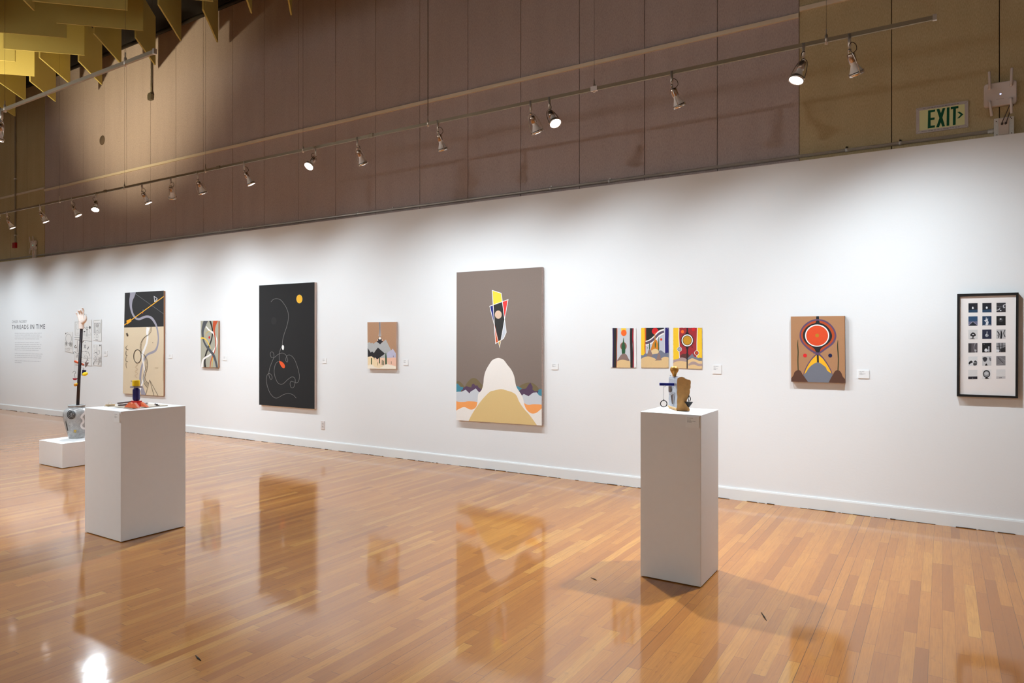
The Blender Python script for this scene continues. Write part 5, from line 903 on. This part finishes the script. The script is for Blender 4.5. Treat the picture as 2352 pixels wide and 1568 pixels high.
def onV(x, y, lift):
    d = ray(x, y); lo_, hi_ = dv_ - 0.2, dv_ + 0.02; t = lo_
    while t < hi_:
        p = CAM + d * t
        if math.hypot(p.x - vc.x, p.y - vc.y) <= rad(min(max(p.z - vz, 0.001), 0.41)) + 0.0034 + lift: break
        t += 0.0006
    return CAM + d * t
TV = crop(70, 920, 8.711); VB = mat((34, 30, 30), 0.4, key='black_slip'); VW = mat((226, 220, 218), 0.5, key='white_slip')
mb = MB(); draw(mb, [('o', VB, 815, 276, 78, 83, 15), ('o', VB, 816, 274, 55, 58, 15), ('o', VB, 814, 270, 31, 33, 15), ('e', VB, 812, 268, 11, 12)], TV, None, onV); tag(mb.build('ring_motif', vs_, recalc=False), 'black concentric rings')
mb = MB(); draw(mb, [('s', VW, [(1050, 160, 36), (1090, 175, 40), (1092, 235, 40), (1040, 290, 42), (1020, 330, 42), (1050, 370, 42), (1060, 420, 42), (1022, 470, 42), (1020, 515, 42), (1050, 548, 42), (1110, 556, 42), (1165, 540, 40)]), ('s', VW, [(770, 170, 10), (860, 190, 12), (980, 160, 10), (1040, 165, 20)])], TV, None, onV); tag(mb.build('wavy_band', vs_, recalc=False), 'white wavy band')
mb = MB(); draw(mb, [('e', (196, 160, 60), 905, 600, 16, 14), ('e', (196, 160, 60), 880, 595, 12, 12), ('e', (196, 160, 60), 875, 625, 12, 10), ('e', (196, 160, 60), 905, 632, 12, 9), ('e', (220, 180, 70), 890, 612, 9, 9)], TV, None, onV); tag(mb.build('flower_motif', vs_, recalc=False), 'small yellow flower')
mb = MB(); draw(mb, [('s', VB, [(706, 410, 8), (716, 470, 14), (732, 540, 18), (750, 605, 14)])], TV, None, onV); mb.build('dark_streak', vs_, recalc=False)
PBK = mat((38, 28, 32), 0.35, key='black_pole', spec=0.5)
V = lambda px, py, dd=0.0: at(px, py, dv_ + dd)
MB().tube([V(176.4, 975), V(187.2, 754)], [0.0185, 0.0165], PBK, 20).build('pole', root)
# raised hand: tapered limbs fused into one skin
TH = crop(150, 695, 22.4); H = lambda x, y, d=0.0: V(*TH(x, y), d); HM = mat((238, 222, 212), 0.45, key='porcelain', spec=0.4); mb = MB(); k = pxm / 22.4
def limb(pts, rs): mb.tube([H(*p) for p in smooth_path(pts, 5)], [r_ * k for r_ in [q[0] for q in smooth_path([(r,) for r in rs], 5)]], HM, 14)
limb([(822, 1335, 0), (824, 1280, 0), (828, 1180, 0), (832, 1070, 0), (830, 980, 0)], [122, 120, 122, 128, 120])
for kn, m_ in (((668, 690, -.006), (760, 900, 0)), ((742, 640, 0), (800, 880, .004)), ((820, 615, .003), (840, 880, .004)), ((905, 625, 0), (880, 890, 0))):
    limb([(832, 1060, 0), m_, kn], [90, 72, 50])
limb([(700, 760, 0), (800, 720, .004), (905, 720, 0)], [62, 64, 56])
limb([(668, 700, -.006), (610, 610, -.014), (565, 545, -.026), (552, 510, -.036)], [42, 36, 31, 25])            # little finger
limb([(742, 650, 0), (730, 545, -.008), (700, 450, -.026), (655, 405, -.046), (632, 432, -.056)], [44, 40, 36, 33, 26])   # ring finger
limb([(820, 620, .003), (818, 510, -.008), (792, 420, -.030), (752, 392, -.054), (728, 428, -.068)], [45, 41, 38, 34, 27])  # middle finger
limb([(905, 630, 0), (925, 500, -.004), (928, 390, -.014), (892, 300, -.030), (838, 285, -.048)], [46, 42, 38, 35, 27])     # forefinger
limb([(880, 1010, -.01), (985, 930, -.030), (1048, 840, -.042), (1052, 730, -.050), (1040, 632, -.052)], [112, 92, 66, 52, 36])  # thumb
hd = mb.build('hand', root, recalc=True)
m_ = hd.modifiers.new('fuse', 'REMESH'); m_.mode = 'VOXEL'; m_.voxel_size = 0.0026; m_.use_smooth_shade = True
m_ = hd.modifiers.new('soften', 'SMOOTH'); m_.factor = 0.5; m_.iterations = 3
MB().sphere(H(1000, 585, -.05), 0.0045, M_DARKM, n=10).tube([H(1000, 585, -.05), H(1050, 600, -.052), H(1095, 605, -.05)], 0.0022, M_STEEL, 6).sphere(H(1095, 607, -.05), 0.003, M_STEEL, n=8).build('wire_pin', hd)
# pegs, hooks and hanging ornaments on the pole
TO = crop(150, 790, 14.257); O = lambda x, y, d=-0.03: V(*TO(x, y), d); PT = crop(140, 700, 9.8); O2 = lambda x, y, d=-0.02: V(*PT(x, y), d)
def rod(nm, pts, r, m=M_DARKM, par=root, f=O): return MB().tube([f(*p) for p in (smooth_path(pts, 5) if len(pts) > 2 else pts)], r, m, 6).build(nm, par)
rod('wire_hook', [(455, 312), (400, 305), (350, 290), (318, 250), (275, 262), (262, 300), (270, 322)], 0.0022)
rod('wire_hook', [(345, 40), (312, 75), (330, 118), (370, 110), (378, 90)], 0.0022)
rod('wire_peg', [(478, 845), (520, 803)], 0.003, f=O2); rod('wire_peg', [(395, 802), (440, 812)], 0.0022, f=O2); rod('wire_peg', [(455, 1190), (478, 1188)], 0.003, f=O2); rod('wire_peg', [(455, 1048), (485, 1047)], 0.003, f=O2)
MB().tube([O(305, 560, .035), O(400, 592, .035), O(500, 628, .03), O(585, 668, .025)], [0.013, 0.016, 0.013, 0.010], mat((206, 92, 58), 0.45, key='terracotta'), 16).sphere(O(588, 668, .025), 0.0125, mat((206, 92, 58), 0.45, key='terracotta'), n=14).build('terracotta_bar', root)
hk = MB().tube([O(*p) for p in smooth_path([(235, 940), (270, 900), (305, 888), (338, 920), (335, 955), (305, 975), (308, 1040), (322, 1115)], 5)], 0.0018, M_DARKM, 6).build('hook', root)
rdm = mat((150, 22, 38), 0.45, key='deep_red'); c = O(318, 1118); r = 70 / 14.257 * pxm
MB().extrude([c + RT * r * math.cos(math.pi * i / 14) - UP * r * 0.85 * math.sin(math.pi * i / 14) - FW * 0.006 for i in range(15)], FW * 0.012, rdm).build('red_half_disc', hk)
st_ = MB().tube([O(310, 300), O(314, 885)], 0.0006, M_WIRE, 4).build('string', root); st2 = MB().tube([O(350, 560), O(352, 1270)], 0.0006, M_WIRE, 4).build('string', root)
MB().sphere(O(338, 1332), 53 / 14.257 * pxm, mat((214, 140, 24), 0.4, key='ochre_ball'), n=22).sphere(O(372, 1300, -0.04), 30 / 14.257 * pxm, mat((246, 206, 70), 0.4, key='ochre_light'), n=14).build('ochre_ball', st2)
nb = MB(); c = [O(555, 842), O(645, 852), O(622, 1020), O(530, 1028)]; nb.extrude(c, FW * 0.028, mat((28, 20, 58), 0.4, key='navy_tile')).build('navy_tile', root)
rod('wire_hook', [(595, 770), (606, 795), (598, 845)], 0.002); rod('wire_hook', [(705, 500), (722, 525), (690, 560), (678, 600)], 0.003)
ly = MB(); a_ = (RT * 0.96 + UP * 0.28).normalized(); b3 = (UP * 0.96 - RT * 0.28).normalized(); ly.sphere(O(648, 978, -0.06), (92 / 14.257 * pxm, 0.02, 62 / 14.257 * pxm), mat((250, 214, 30), 0.35, key='lemon_yellow', spec=0.5), axes=(a_, FW, b3), n=24).build('yellow_ovoid', root)
MB().extrude([O(640, 598), O(758, 602), O(655, 765)], FW * 0.012, mat((112, 92, 88), 0.5, key='taupe_clay')).build('brown_triangle', root)
MB().tube([O(660, 600), O(500, 560, 0.0)], 0.0009, M_DARKM, 5).tube([O(598, 800, -0.03), O(490, 740, 0)], 0.0009, M_DARKM, 5).tube([O(640, 900, -0.05), O(600, 846, -0.02)], 0.0009, M_DARKM, 5).build('wire_link', root)
# ------------------------------------------------------------------ small scuffs on the floor
SC = mat((52, 44, 34), 0.7, key='scuff'); 
for pts, lb in (([(449, 1504), (455, 1511), (462, 1517)], 'short dark splinter on the floor near the lower left of the picture'), ([(1748, 1405), (1755, 1416), (1761, 1425)], 'dark scuff mark on the floor right of the slim pedestal, inside its shadow'), ([(1357, 1326), (1366, 1330), (1371, 1332)], 'dark scuff mark on the floor left of the slim pedestal')):
    P = [onZ(*p, 0.0015) for p in pts]; tag(MB().tube(P, [0.001, 0.0045, 0.001], SC, 6).build('floor_splinter', org=P[1]), lb, 'scuff')
#@@END
